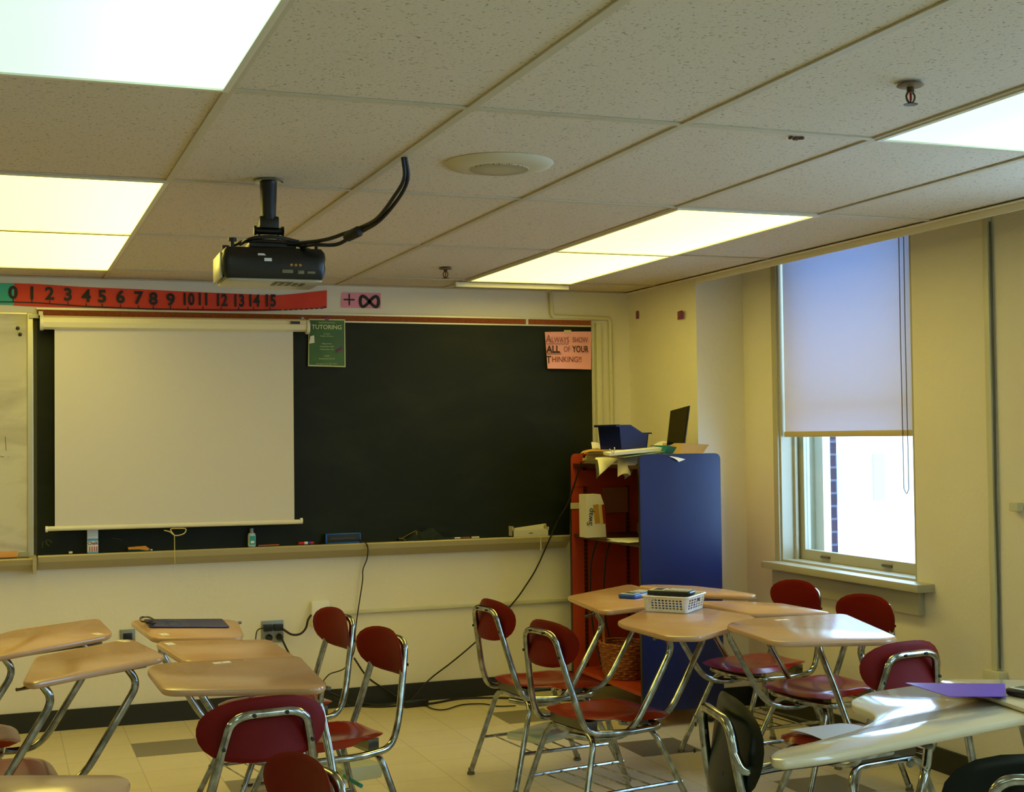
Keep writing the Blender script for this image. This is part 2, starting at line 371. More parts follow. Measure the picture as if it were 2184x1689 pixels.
gm = bpy.data.materials.new('window_glass'); gm.use_nodes = True; nt = gm.node_tree; nt.nodes.clear()
o_ = nt.nodes.new('ShaderNodeOutputMaterial'); mxs = nt.nodes.new('ShaderNodeMixShader'); tr = nt.nodes.new('ShaderNodeBsdfTransparent'); gl = nt.nodes.new('ShaderNodeBsdfGlossy'); gl.inputs['Roughness'].default_value = .02; tr.inputs[0].default_value = (.93, .97, 1, 1)
mxs.inputs[0].default_value = .06
nt.links.new(tr.outputs[0], mxs.inputs[1]); nt.links.new(gl.outputs[0], mxs.inputs[2]); nt.links.new(mxs.outputs[0], o_.inputs[0])
ob('window_pane', merge(box(BM(), gx0+.015, gx0+.019, y0+.05, y1-.05, zs+.05, 1.57), box(BM(), gx1+.013, gx1+.017, y0+.05, y1-.05, 1.62, OZ1-.05)), gm, win, smooth=False)
b = BM(); box(b, 3.69, XW+.03, 4.95, 6.245, .762, .797, bev=.005)
ob('window_sill', b, WF, win)
b = BM(); box(b, 3.745, XW, 5.02, 6.225, .655, .762, bev=.003)
ob('window_apron', b, WF, win)
for k, (a, c) in enumerate(FILL_OPENINGS):  # added windows out of view, there for daylight fill
    w2 = bpy.data.objects.new('window_%d' % (k+2), None); link(w2); w2['kind'] = 'structure'; w2.location = (XW, (a+c)/2, OZ0)
    b = BM()
    for q in ((a, a+.05, OZ0, OZ1), (c-.05, c, OZ0, OZ1), (a+.05, c-.05, OZ0, OZ0+.06), (a+.05, c-.05, 1.58, 1.63), (a+.05, c-.05, OZ1-.06, OZ1)): box(b, gx0, gx0+.035, *q)
    ob('sash', b, WF, w2, smooth=False); ob('window_pane', box(BM(), gx0+.015, gx0+.019, a+.05, c-.05, OZ0+.06, OZ1-.06), gm, w2, smooth=False)
    ob('window_sill', box(BM(), 3.69, XW+.03, a-.1, c+.1, .762, .797), WF, w2, smooth=False)
# outer storm frame and brick reveal
sf = BM()
for a in ((XW+.2, XW+.245, OY1-.085, OY1, OZ0, OZ1), (XW+.2, XW+.245, OY0, OY0+.04, OZ0, OZ1), (XW+.2, XW+.245, OY0+.04, OY1-.085, OZ0, OZ0+.03)): box(sf, *a)
ob('storm_frame', sf, WHITE, win, smooth=False)
brm, nt, bs = nodes_mat('outside_brick'); bt = nt.nodes.new('ShaderNodeTexBrick'); tc = nt.nodes.new('ShaderNodeTexCoord'); mp = nt.nodes.new('ShaderNodeMapping'); mp.inputs['Rotation'].default_value = (PI/2, 0, 0)
nt.links.new(tc.outputs['Object'], mp.inputs[0]); nt.links.new(mp.outputs[0], bt.inputs[0]); bt.inputs['Color1'].default_value = lin((56, 36, 44)); bt.inputs['Color2'].default_value = lin((44, 30, 40)); bt.inputs['Mortar'].default_value = lin((84, 80, 92))
bt.inputs['Scale'].default_value = 1; bt.inputs['Brick Width'].default_value = .2; bt.inputs['Row Height'].default_value = .067; bt.inputs['Mortar Size'].default_value = .006; nt.links.new(bt.outputs[0], bs.inputs['Base Color']); bs.inputs['Roughness'].default_value = .85
b = BM(); box(b, XW+.246, XW+.32, OY1-.03, OY1+1.6, -.5, 3.2); box(b, XW+.246, XW+.32, OY0-1.3, OY0, -.5, 3.2); box(b, XW+.246, XW+.32, OY0, OY1-.03, -.5, OZ0-.02)
struct('wall_outside', b, brm)
# neighbouring pale building across the street
nb = thing('neighbour_building', 'pale sunlit building seen blown out through the open lower window', 'building', (22, 34, -6))
b = BM(); box(b, 16, 30, 30, 31, -8, 1.9); box(b, 16, 30, 29.75, 30, -1.2, -.9); box(b, 16, 30, 29.8, 30, 1.9, 2.2)
ob('facade', b, mat('pale_render', (235, 238, 240), .8), nb, smooth=False)
for i in range(9):
    xx = 17+i*1.35; b = BM(); box(b, xx, xx+.35, 29.93, 30.02, -.3, .9); ob('window', b, mat('pale_blue_glass', (150, 190, 215), .2), nb, smooth=False)
b = BM(); box(b, 10, 40, 6, 29, -8.3, -8.2); struct('outside_ground', b, mat('pale_paving', (190, 195, 200), .9))

# roller blind
bl = thing('roller_blind', 'translucent beige roller blind pulled two thirds down the window', 'blind', (3.8, 5.62, 2.5))
fm, nt, bs = nodes_mat('translucent_blind_fabric'); nt.nodes.remove(bs); o_ = nt.nodes['Material Output']
df = nt.nodes.new('ShaderNodeBsdfDiffuse'); df.inputs[0].default_value = lin((214, 200, 158)); tl = nt.nodes.new('ShaderNodeBsdfTranslucent'); tl.inputs[0].default_value = (.13, .18, .27, 1)
tp = nt.nodes.new('ShaderNodeBsdfTransparent'); tp.inputs[0].default_value = (.9, .95, 1, 1)
a1 = nt.nodes.new('ShaderNodeAddShader'); m1 = nt.nodes.new('ShaderNodeMixShader'); m1.inputs[0].default_value = .035
nt.links.new(df.outputs[0], a1.inputs[0]); nt.links.new(tl.outputs[0], a1.inputs[1]); nt.links.new(a1.outputs[0], m1.inputs[1]); nt.links.new(tp.outputs[0], m1.inputs[2]); nt.links.new(m1.outputs[0], o_.inputs[0])
ob('fabric', sheet(BM(), (3.80, 5.105, 1.46), (3.80, 6.163, 1.46), (3.80, 6.163, 2.46), (3.80, 5.105, 2.46), sag=.004, th=.0006, n=12), fm, bl)
b = BM(); box(b, 3.792, 3.806, 5.103, 6.163, 1.434, 1.462, bev=.005); ob('bottom_bar', b, mat('blind_hem', (190, 172, 130), .6), bl)
ob('roller', tube(BM(), [(3.815, 5.09, 2.475), (3.815, 6.16, 2.475)], .02, 16), OFFW, bl)
b = BM()
for yy in (5.125, 5.16): tube(b, [(3.786, yy, 2.45), (3.786, yy+.003, 1.9), (3.786, yy, 1.2 if yy < 5.14 else 1.2)], .0022, 6)
tube(b, catmull([(3.786, 5.125, 1.2), (3.786, 5.142, 1.18), (3.786, 5.16, 1.2)]), .0022, 6)
ob('pull_chain', b, mat('grey_bead_chain', (110, 100, 80), .5), bl)

# wire raceways on the walls
rw = thing('wire_raceway', 'painted vertical cable conduit on window wall at far right', 'conduit', (XW, 4.556, .47))
b = BM(); box(b, XW-.022, XW, 4.54, 4.572, .49, 2.5, bev=.004); ob('channel', b, TRIMM, rw)
b = BM(); box(b, XW-.022, XW-.02, 4.538, 4.542, .49, 2.5); 
ob('wire', tube(BM(), [(XW-.012, 4.534, 2.3), (XW-.010, 4.533, 1.6), (XW-.014, 4.533, 1.2), (XW-.008, 4.535, .8), (XW-.012, 4.533, .5)], .004, 6), mat('grey_wire', (90, 86, 66), .5), rw)
b = BM(); box(b, XW-.045, XW, 4.50, 4.60, .44, .49, bev=.004); ob('outlet_box', b, TRIMM, rw)
b = BM(); box(b, XW-.03, XW, 4.39, 4.44, 1.135, 1.17, bev=.005); tag(ob('thermostat_knob', b, TRIMM), 'small grey wall fitting at right photo edge on window wall', 'wall fitting')
pr = thing('wall_pipe', 'painted raceway running from ceiling along cork strip down into corner', 'pipe', (3.0, YB, 2.2))
P_ = fillet([(2.993, YB-.014, ZC-.01), (2.997, YB-.014, 2.143), (3.365, YB-.014, 2.138), (3.368, YB-.014, 1.42), (3.368, YB-.014, .6)], .025, 5)
ob('pipe_run', tube(BM(), P_, .0125, 10), TRIMM, pr)
b = BM(); box(b, 3.268, 3.30, YB-.035, YB, .9, 2.11, bev=.004); tag(ob('corner_moulding', b, TRIMM), 'narrow painted moulding standing right of the chalkboard edge', 'moulding')
hr = thing('wall_raceway', 'thin horizontal painted raceway running low behind the red chairs', 'raceway', (1.68, YB, .51))
b = BM(); box(b, 1.676, 3.1, YB-.018, YB, .502, .522, bev=.004); ob('channel', b, TRIMM, hr)
for i, (x, z, s) in enumerate(((1360, 672, .02), (1454, 672, .045))):
    p = atx(x, z, XP); b = BM(); s *= 1.0; sheet(b, (XP-.002, p.y+s, p.z-.022), (XP-.004-.012*i, p.y-s, p.z-.022), (XP-.006-.012*i, p.y-s, p.z+.022), (XP-.002, p.y+s, p.z+.022), sag=.003, n=4)
    tag(ob('tape_scrap', b, mat('purple_tape', (120, 14, 90), .3)), ['narrow purple tape scrap on corner wall, the left one', 'square purple tape scrap on corner wall beside pilaster edge'][i], 'tape')

# ================================================================== BACK WALL
cb = thing('chalkboard', 'long green-black chalkboard with cork strip and aluminium frame', 'chalkboard', (1.7, YB, 1.5))
ob('slate', box(BM(), .190, 3.243, YB-.014, YB, .885, 2.088), CHALK, cb, smooth=False)
ob('cork_strip', box(BM(), .190, 3.245, YB-.015, YB, 2.094, 2.124), mat('cork', (150, 78, 34), .9, bump=.3, bscale=200, rgb2=(132, 64, 26), vscale=60), cb, smooth=False)
b = BM(); AL = mat('aluminium_trim', (206, 200, 172), .35, .3)
box(b, .186, 3.25, YB-.018, YB, 2.124, 2.133); box(b, .186, 3.25, YB-.018, YB, 2.086, 2.094); box(b, 2.835, 2.85, YB-.0185, YB, 2.09, 2.13); box(b, 3.243, 3.25, YB-.018, YB, .885, 2.13)
ob('frame', b, AL, cb, smooth=False)
def tray(x0, x1, parent, z=.885):
    b = BM(); prism(b, [(x0, YB-.001, z-.075), (x0, YB-.001, z), (x0, YB-.082, z-.002), (x0, YB-.088, z+.004), (x0, YB-.094, z-.003), (x0, YB-.088, z-.03), (x0, YB-.02, z-.072)], (x1-x0, 0, 0))
    return ob('chalk_tray', b, mat('grey_tray_metal', (172, 160, 122), .45, .2), parent, smooth=False)
tray(.19, 3.06, cb)
b = BM()
for k in range(2):
    a = PI*.15; tube(b, [(.245+.012*math.cos(t/10*2*PI+a)*(1+k*.5), YB-.0148, .945+.012*math.sin(t/10*2*PI)*(1+k*.5)) for t in range(8)], .0012, 4)
tube(b, [(.215, YB-.0148, .955), (.214, YB-.0148, .92)], .0012, 4); tube(b, [(.55, YB-.0148, .958), (.60, YB-.0148, .948)], .001, 4)
ob('chalk_mark', b, mat('faded_chalk', (88, 84, 50), .9), cb)
wb = thing('whiteboard', 'smudged whiteboard with aluminium edge at far left', 'whiteboard', (-.6, YB, 1.5))
ob('board_surface', box(BM(), -1.3, .150, YB-.014, YB, .885, 2.098), WBM, wb, smooth=False)
b = BM(); box(b, .142, .172, YB-.022, YB, .878, 2.105, bev=.003); box(b, -1.3, .142, YB-.02, YB, 2.098, 2.106); ob('frame', b, mat('board_edge_metal', (196, 190, 162), .3, .6), wb, smooth=False)
ob('edge_shadow_gap', box(BM(), .172, .190, YB-.008, YB, .88, 2.1), mat('dark_gap', (60, 58, 30), .7), wb)
b = BM(); prism(b, [(-1.3, YB-.001, .815), (-1.3, YB-.001, .884), (-1.3, YB-.095, .878), (-1.3, YB-.1, .872), (-1.3, YB-.09, .845), (-1.3, YB-.06, .82)], (1.47, 0, 0))
box(b, .165, .182, YB-.11, YB, .80, .888); tw = ob('chalk_tray', b, mat('grey_tray_metal', (172, 160, 122)), wb, smooth=False)
b = BM()
for (x, y) in ((38, 700), (43, 713)):
    p = aty(x, y, YB-.016); lathe(b, [(.009, 0), (.009, .006), (.006, .008)], seg=16, M=Matrix.Translation(p) @ Matrix.Rotation(PI/2, 4, 'X'))
    m_ = tag(ob('magnet', b, BLACK), ['round black magnet on the whiteboard, the upper one', 'round black magnet on the whiteboard, the lower one'][y > 705], 'magnet', 'whiteboard magnets'); b = BM()
b = BM(); tube(b, [aty(11, 931, YB-.0145), aty(13, 961, YB-.0145)], .0012, 4); tube(b, catmull([aty(0, 972, YB-.0145), aty(5, 975, YB-.0145), aty(9, 973, YB-.0145)]), .0012, 4); tube(b, [aty(17, 974, YB-.0145), aty(18, 975, YB-.0145)], .0014, 4)
ob('marker_writing', b, INK, wb)
b = BM(); box(b, -.16, .095, YB-.075, YB-.03, .884, .912, bev=.004); tag(ob('wooden_eraser', b, mat('orange_wood', (212, 150, 74), .6)), 'orange wooden eraser block on the whiteboard tray', 'eraser')
b = BM(); box(b, .10, .15, YB-.07, YB-.04, .884, .905, bev=.003); tag(ob('board_eraser', b, mat('grey_felt', (150, 146, 120), .8)), 'small grey felt block beside the orange eraser', 'eraser')

# projection screen
ps = thing('projector_screen', 'white pull-down projection screen hanging over the chalkboard', 'screen', (.87, 7.26, 2.05))
ob('fabric', sheet(BM(), (.270, 7.262, 1.02), (1.474, 7.262, 1.018), (1.474, 7.262, 2.03), (.270, 7.262, 2.03), sag=.003, th=.001), mat('screen_fabric', (206, 200, 190), .8), ps)
b = BM(); tube(b, [(.215, 7.255, 2.05), (1.54, 7.255, 2.058)], .034, 8); ob('housing', b, mat('screen_case', (226, 218, 180), .3), ps, smooth=False)
for x, s in ((.207, 1), (1.548, -1)):
    b = BM(); tube(b, [(x-.006, 7.255, 2.05), (x+.01, 7.255, 2.05)], .039, 20); ob('end_cap', b, OFFW, ps)
b = BM(); box(b, .195, .215, 7.24, YB, 2.085, 2.105); box(b, .15, .20, 7.33, YB-.019, 2.078, 2.098); box(b, 1.515, 1.53, 7.24, YB, 2.088, 2.10); ob('bracket', b, STEEL, ps)
b = BM(); tube(b, [(.227, 7.262, 1.022), (1.51, 7.262, 1.016)], .012, 12); ob('bottom_bar', b, OFFW, ps)
b = BM()
for x in (.225, 1.505): tube(b, [(x, 7.262, 1.02), (x+.012, 7.262, 1.02)], .0155, 12)
ob('bar_cap', b, WHITE, ps)
b = BM(); p0 = aty(372, 1142, 7.25)
tube(b, catmull([aty(x, y, 7.25) for x, y in ((350, 1131), (362, 1134), (374, 1142), (392, 1138), (396, 1128), (378, 1127), (364, 1129), (372, 1142))]), .0028, 6)
tube(b, [aty(372, 1142, 7.25), aty(373, 1202, 7.25)], .0022, 6); ob('pull_cord', b, mat('cream_cord', (200, 186, 120), .8), ps)
b = BM(); box(b, 1.452, 1.502, 7.214, 7.222, 2.062, 2.076); ob('maker_plate', b, BLACK, ps)

# number line banner
nl = thing('number_line', 'long orange number line banner from 0 to 15 above the chalkboard', 'banner', (.8, YB, 2.2))
top = [(28, 604), (85, 606), (180, 612), (300, 617), (400, 622), (520, 627), (600, 629), (697, 619)]; bot = [(28, 651), (85, 654), (180, 656), (300, 660), (400, 663), (520, 664), (600, 662), (697, 657)]
def strip(bm, top, bot, Y0, wob=.003, th=.001):
    A = [aty(x, y, Y0-wob*(.5+.5*math.sin(i*1.9))) for i, (x, y) in enumerate(top)]; B = [aty(x, y, Y0-wob*(.5+.5*math.cos(i*1.3))) for i, (x, y) in enumerate(bot)]
    A = catmull(A, 4); B = catmull(B, 4); F = []
    for dy in (0, th): F.append(([bm.verts.new(p+Vector((0, dy, 0))) for p in A], [bm.verts.new(p+Vector((0, dy, 0))) for p in B]))
    n = len(A)
    for k, (a, b_) in enumerate(F):
        for i in range(n-1): bm.faces.new([a[i], a[i+1], b_[i+1], b_[i]])
    (a, b_), (c, d) = F
    for i in range(n-1): bm.faces.new((a[i], c[i], c[i+1], a[i+1])); bm.faces.new((b_[i], b_[i+1], d[i+1], d[i]))
    bm.faces.new((a[0], b_[0], d[0], c[0])); bm.faces.new((a[-1], c[-1], d[-1], b_[-1])); return bm
ORN = mat('orange_red_paper', (226, 66, 26), .65, rgb2=(212, 54, 24), vscale=5)
ob('paper_strip', strip(BM(), top, bot, YB-.004), ORN, nl)
TEAL = mat('teal_paper', (60, 176, 146), .65)
ob('teal_section', strip(BM(), [(-60, 602), (-20, 603), (30, 604)], [(-60, 648), (-20, 649), (30, 650)], YB-.0075, wob=.001), TEAL, nl)
dig = [(28, 626), (68, 627), (106, 628), (145, 630), (184, 633), (218, 634), (257, 635), (295, 637), (327, 639), (364, 641), (401, 640), (433, 640), (472, 642), (509, 643), (541, 643), (576, 643)]
b = BM()
for n_, (x, y) in enumerate(dig):
    p = aty(x, y, YB-.0115); ob('numeral', text_bm(str(n_), .088, onwall(p.x, p.y, p.z+.002, .0), ext=.0008, bold=.003, xs=.76 if n_ > 9 else 1.0, spacing=1.0), INK, nl, smooth=False)
b = BM()
ln = [(-40, 643), (28, 644), (85, 646), (180, 653), (300, 658), (400, 660), (520, 661), (600, 661)]
L_ = [aty(x, y, YB-.0105) for x, y in ln]
for a, c in zip(L_, L_[1:]): prism(b, [a+Vector((0, 0, -.003)), c+Vector((0, 0, -.003)), c+Vector((0, 0, .003)), a+Vector((0, 0, .003))], (0, .0008, 0))
for n_, (x, y) in enumerate(dig):
    i = max(k for k in range(len(ln)) if ln[k][0] <= x); j = min(i+1, len(ln)-1); t = 0 if i == j else (x-ln[i][0])/(ln[j][0]-ln[i][0]); yy = ln[i][1]*(1-t)+ln[j][1]*t
    p = aty(x, yy, YB-.0105); prism(b, [p+Vector((-.0025, 0, 0)), p+Vector((.0025, 0, 0)), p+Vector((.0025, 0, .016)), p+Vector((-.0025, 0, .016))], (0, .0008, 0))
for k in range(8):
    x0 = 606+k*11; a, c = aty(x0, 661-.5*k, YB-.0105), aty(x0+7, 661-.5*k-.4, YB-.0105); prism(b, [a+Vector((0, 0, -.003)), c+Vector((0, 0, -.003)), c+Vector((0, 0, .003)), a+Vector((0, 0, .003))], (0, .0008, 0))
p = aty(696, 655, YB-.0105); prism(b, [p, p+Vector((-.012, 0, .008)), p+Vector((-.012, 0, -.008))], (0, .0008, 0))
ob('number_line_rule', b, INK, nl, smooth=False)
inf = thing('infinity_card', 'pink plus infinity card on the wall right of the number line', 'card', (1.87, YB, 2.2))
PINK = mat('pink_paper', (232, 150, 170), .7)
b = BM(); sheet(b, aty(727, 656, YB-.004), aty(812, 658, YB-.004), aty(812, 625, YB-.004), aty(729, 624, YB-.006), th=-.0008, n=4); ob('card', b, PINK, inf)
b = BM(); p = aty(745, 639, YB-.0075); prism(b, [p+Vector((-.032, 0, -.004)), p+Vector((.03, 0, -.004)), p+Vector((.03, 0, .004)), p+Vector((-.032, 0, .004))], (0, .001, 0)); prism(b, [p+Vector((-.004, -.0004, -.031)), p+Vector((.004, -.0004, -.031)), p+Vector((.004, -.0004, .031)), p+Vector((-.004, -.0004, .031))], (0, .001, 0))
c = aty(788, 643, YB-.0078); pts = []
for k in range(40):
    t = 2*PI*k/40; pts.append(c+Vector((.052*math.sin(t), 0, .036*math.sin(t)*math.cos(t)*1.6)))
tb = BM(); n0 = len(pts)
ri, ro = [], []
for k in range(n0):
    d = (pts[(k+1) % n0]-pts[k-1]).normalized(); nn = Vector((d.z, 0, -d.x)); ri.append(pts[k]+nn*.0085); ro.append(pts[k]-nn*.0085)
for k in range(n0): prism(b, [ri[k], ri[(k+1) % n0], ro[(k+1) % n0], ro[k]], (0, .001, 0))
ob('plus_infinity_sign', b, INK, inf, smooth=False)
# tutoring poster
tp_ = thing('tutoring_poster', 'green TUTORING poster taped beside the projection screen', 'poster', (1.67, YB, 1.97))
ob('paper', sheet(BM(), aty(657, 781, 7.335), aty(737, 783, 7.34), aty(736, 681, 7.34), aty(658, 680, 7.34), sag=.004, th=-.0008), mat('poster_border', (200, 206, 150), .6), tp_)
ob('green_field', sheet(BM(), aty(659.5, 778, 7.332), aty(735, 780.5, 7.337), aty(734, 683.5, 7.337), aty(660, 682.5, 7.337), sag=.004, th=-.0006), mat('green_print', (62, 104, 44), .55, rgb2=(50, 92, 50), vscale=12), tp_)
LT = mat('pale_green_print', (206, 220, 160), .6); b = BM()
def ptxt(s, x, y, size, **k):
    p = aty(x, y, 7.3295); return text_bm(s, size, onwall(p.x, p.y, p.z), ext=.0004, **k)
merge(b, ptxt('TUTORING', 697, 698, .033, bold=.0005, xs=.98))
for s, y, z in (('National Honor Society', 688, .0095), ('one ticket:', 712, .009), ('Monday 1:00 library', 717, .009), ('Being tutored:', 733, .009), ('Tuesday Ellison 40/94', 739, .009), ('Thursday Ellison 4:00', 745, .009), ('"weekly"', 759, .0095), ('Starting September 23', 765, .0095)): merge(b, ptxt(s, 697, y, z))
merge(b, ptxt('Math  Spanish  Science  English  History', 697, 776, .007))
ob('poster_lettering', b, LT, tp_, smooth=False)
b = BM()
for (x0, y0, x1, y1) in ((659, 715, 671, 733),): sheet(b, aty(x0, y1, 7.3285), aty(x1, y1-2, 7.3285), aty(x1-1, y0, 7.3285), aty(x0+3, y0+2, 7.3285), th=-.0004, n=2)
ob('white_sticker', b, PAPER, tp_)
b = BM(); p = aty(725, 748, 7.3285)
for k in range(5): tube(b, [p+Vector((-.02+.006*k, 0, -.01+.004*k)), p+Vector((-.012+.007*k, 0, .006+.004*k))], .0022, 4)
p = aty(697, 681, 7.334); box(b, p.x-.01, p.x+.01, p.y-.003, p.y-.001, p.z-.005, p.z+.007); ob('purple_scribble', b, mat('purple_print', (150, 50, 150), .6), tp_)
# pink reminder sign
sg = thing('reminder_sign', 'pink handwritten ALWAYS SHOW ALL OF YOUR THINKING sign on chalkboard corner', 'sign', (3.1, YB, 1.95))
ob('paper', sheet(BM(), aty(1168, 786, 7.325), aty(1261, 788, 7.335), aty(1261, 707, 7.345), aty(1162, 708, 7.345), sag=.006, th=-.0008), mat('light_pink_paper', (238, 164, 168), .7), sg)
b = BM(); sheet(b, aty(1202, 711, 7.336), aty(1219, 711, 7.336), aty(1218, 704, 7.35), aty(1203, 704, 7.35), n=2); ob('masking_tape', b, mat('masking_tape', (200, 190, 150), .6), sg)
DK = mat('dark_marker', (40, 14, 20), .6); MV = mat('mauve_marker', (140, 84, 104), .6); BR = mat('brown_marker', (120, 50, 50), .6)
def stxt(s, x, y, size, m, name='sign_lettering', **k):
    p = aty(x, y, 7.3255); ob(name, text_bm(s, size, onwall(p.x, p.y, p.z, -.005), ext=.0005, align='LEFT', **k), m, sg, smooth=False)
stxt('A', 1164, 723, .064, MV, xs=.85); stxt('LWAYS', 1176, 725, .046, MV, xs=.74); stxt('SHOW', 1221, 725, .044, MV, xs=.72)
stxt('ALL', 1166, 745, .056, DK, bold=.0012, xs=.88); stxt('OF', 1202, 745, .044, MV, xs=.75); stxt('YOUR', 1221, 745, .054, DK, bold=.0005, xs=.68)
stxt('T', 1165, 768, .062, DK, bold=.0003, xs=.85); stxt('HINKING!!', 1177, 767, .046, BR, xs=.86)
b = BM(); tube(b, catmull([aty(1165+4*k, 733+(1.2 if k % 2 else -.5), 7.325) for k in range(13)], 3), .0012, 4); tube(b, [aty(1167, 755, 7.325), aty(1197, 755, 7.325)], .0012, 4); tube(b, [aty(1167, 752.5, 7.325), aty(1197, 752.5, 7.325)], .001, 4); ob('underline', b, DK, sg)

# things on the chalk tray
TZ = .889; TY = YB-.045
def tray_x(px, py=1165): return aty(px, py, TY).x
cb_ = thing('chalk_box', 'upright blue and white chalk box on the tray under the screen', 'box', (tray_x(197), TY, TZ))
x0, x1 = tray_x(186), tray_x(209); b = BM(); box(b, x0, x1, TY-.018, TY+.018, TZ, TZ+.085, bev=.001); box(b, x0, x1, TY-.018, TY+.018, TZ+.085, TZ+.125, Matrix.Identity(4), .002); ob('carton', b, mat('chalk_carton', (216, 222, 226), .6), cb_)
for za, zb_ in ((.062, .074), (.002, .008)): ob('blue_band', box(BM(), x0+.0005, x1-.0005, TY-.0192, TY-.018, TZ+za, TZ+zb_), mat('sky_blue_print', (80, 160, 210), .6), cb_)
b = text_bm('Chalk', .022, onwall((x0+x1)/2, TY-.0192, TZ+.05), ext=.0003, bold=.0004); ob('chalk_lettering', b, mat('dark_red_print', (120, 20, 50), .6), cb_, smooth=False)
b = BM()
for k in range(4): box(b, x0+.008+k*.0115, x0+.014+k*.0115, TY-.0192, TY-.018, TZ+.01, TZ+.034)
ob('stripe_print', b, mat('tan_red_print', (190, 90, 60), .6), cb_, smooth=False)
tag(ob('chalk_stub', tube(BM(), [(tray_x(147), TY, TZ+.006), (tray_x(154), TY+.004, TZ+.006)], .006, 10), PAPER), 'short white chalk stub left of the chalk box', 'chalk')
er = thing('felt_eraser', 'dark green and orange eraser lying on the chalk tray', 'eraser', (tray_x(296), TY, TZ))
a_, c_ = tray_x(273), tray_x(319); b = BM(); box(b, a_, c_, TY-.02, TY+.02, TZ, TZ+.012, bev=.003); ob('felt', b, mat('dark_green_felt', (12, 50, 44), .9), er)
b = BM(); prism(b, [(a_, TY-.021, TZ+.022), (a_, TY-.021, TZ+.012), ((a_+c_)/2, TY-.021, TZ+.011), (c_-.01, TY-.021, TZ+.002), (c_, TY-.021, TZ+.01), (c_-.02, TY-.021, TZ+.026)], (0, .042, 0)); ob('wooden_back', b, mat('orange_wood2', (205, 138, 40), .6), er, smooth=False)
tag(ob('chalk_bit', tube(BM(), [(tray_x(321), TY, TZ+.004), (tray_x(325), TY+.003, TZ+.004)], .004, 8), PAPER), 'tiny chalk bit right of the orange eraser', 'chalk')
sb = thing('sanitizer_bottle', 'small teal and white sanitizer bottle on the chalk tray', 'bottle', (tray_x(537), TY, TZ))
b = lathe(BM(), [(.018, 0), (.021, .003), (.021, .06), (.018, .07), (.009, .076)], (tray_x(537), TY, TZ), 20); ob('bottle_body', b, mat('clear_gel_plastic', (190, 206, 200), .2), sb)
b = lathe(BM(), [(.009, .076), (.010, .077), (.010, .094), (.009, .096)], (tray_x(537), TY, TZ), 16); ob('flip_cap', b, mat('grey_cap', (150, 160, 150), .4), sb)
b = BM(); box(b, tray_x(537)-.014, tray_x(537)+.014, TY-.0225, TY-.0205, TZ+.012, TZ+.058); ob('bottle_label', b, mat('teal_label', (20, 150, 160), .5), sb)
b = BM(); box(b, tray_x(537)-.009, tray_x(537)+.009, TY-.0235, TY-.0225, TZ+.02, TZ+.032); ob('white_patch', b, PAPER, sb)
tag(ob('pencil', tube(BM(), [(tray_x(551), TY, TZ+.004), (tray_x(596), TY+.01, TZ+.004)], .0035, 6), mat('orange_pencil', (190, 90, 50), .5)), 'orange pencil lying right of the sanitizer bottle', 'pencil')
mk = thing('dry_erase_marker', 'red marker with white and blue band on the chalk tray', 'marker', (tray_x(653), TY, TZ))
ob('barrel', tube(BM(), [(tray_x(637), TY, TZ+.008), (tray_x(669), TY, TZ+.008)], .0075, 12), mat('red_marker', (200, 20, 20), .4), mk)
ob('white_band', tube(BM(), [(tray_x(649), TY, TZ+.008), (tray_x(656), TY, TZ+.008)], .0079, 12), PAPER, mk); ob('blue_band', tube(BM(), [(tray_x(656), TY, TZ+.008), (tray_x(662), TY, TZ+.008)], .0079, 12), mat('blue_marker', (30, 50, 180), .4), mk)
sp = thing('portable_speaker', 'blue framed portable speaker on the chalk tray', 'speaker', (tray_x(730), TY, TZ))
a_, c_ = tray_x(693), tray_x(767); zz = TZ+.054; b = BM(); box(b, a_, c_, TY-.022, TY+.022, TZ, zz, bev=.006); ob('case', b, mat('speaker_black', (20, 24, 22), .5), sp)
b = BM(); 
for q in ((a_-.001, c_+.001, TZ, TZ+.006), (a_-.001, c_+.001, zz-.005, zz+.001), (a_-.001, a_+.006, TZ, zz), (c_-.006, c_+.001, TZ, zz)): box(b, q[0], q[1], TY-.025, TY-.012, q[2], q[3], bev=.001)
ob('blue_bumper', b, mat('bright_blue_rubber', (16, 84, 170), .4), sp)
b = BM(); box(b, a_+.03, c_-.03, TY-.0235, TY-.0225, TZ+.024, TZ+.03); ob('grille_badge', b, mat('grille_grey', (60, 64, 60), .5), sp)
# crumpled cloth
cl = BM(); n1, n2 = 26, 8; g = []
for i in range(n1+1):
    row = []
    for j in range(n2+1):
        u, v = i/n1, j/n2; x = tray_x(848)+(tray_x(966)-tray_x(848))*u; h = .014+.050*math.exp(-((u-.30)/.10)**2)+.048*math.exp(-((u-.62)/.16)**2)-.01*math.sin(u*9); h = max(.008, h)*(math.sin(PI*min(1, max(0, v)))**.6+.02)
        row.append(cl.verts.new((x, TY-.03+.055*v+.006*math.sin(u*17), TZ+h+.004*math.sin(13*u+5*v))))
    g.append(row)
for i in range(n1):
    for j in range(n2): cl.faces.new((g[i][j], g[i+1][j], g[i+1][j+1], g[i][j+1]))
cc = thing('crumpled_cloth', 'crumpled dark teal cloth with tan edging on the chalk tray', 'cloth', (tray_x(905), TY, TZ)); ob('cloth_body', cl, mat('dark_teal_cloth', (10, 28, 28), .85), cc)
def cp(px, py, Y=TY-.026): return aty(px, py, Y)
b = BM(); tube(b, catmull([cp(855, 1149), cp(885, 1133), cp(889, 1140), cp(890, 1150), cp(900, 1156), cp(920, 1153), cp(932, 1137)], 5), .0014, 5); tube(b, catmull([cp(851, 1147), cp(862, 1150), cp(866, 1155)], 4), .0014, 5); tube(b, [cp(965, 1147), cp(964, 1154)], .0025, 5)
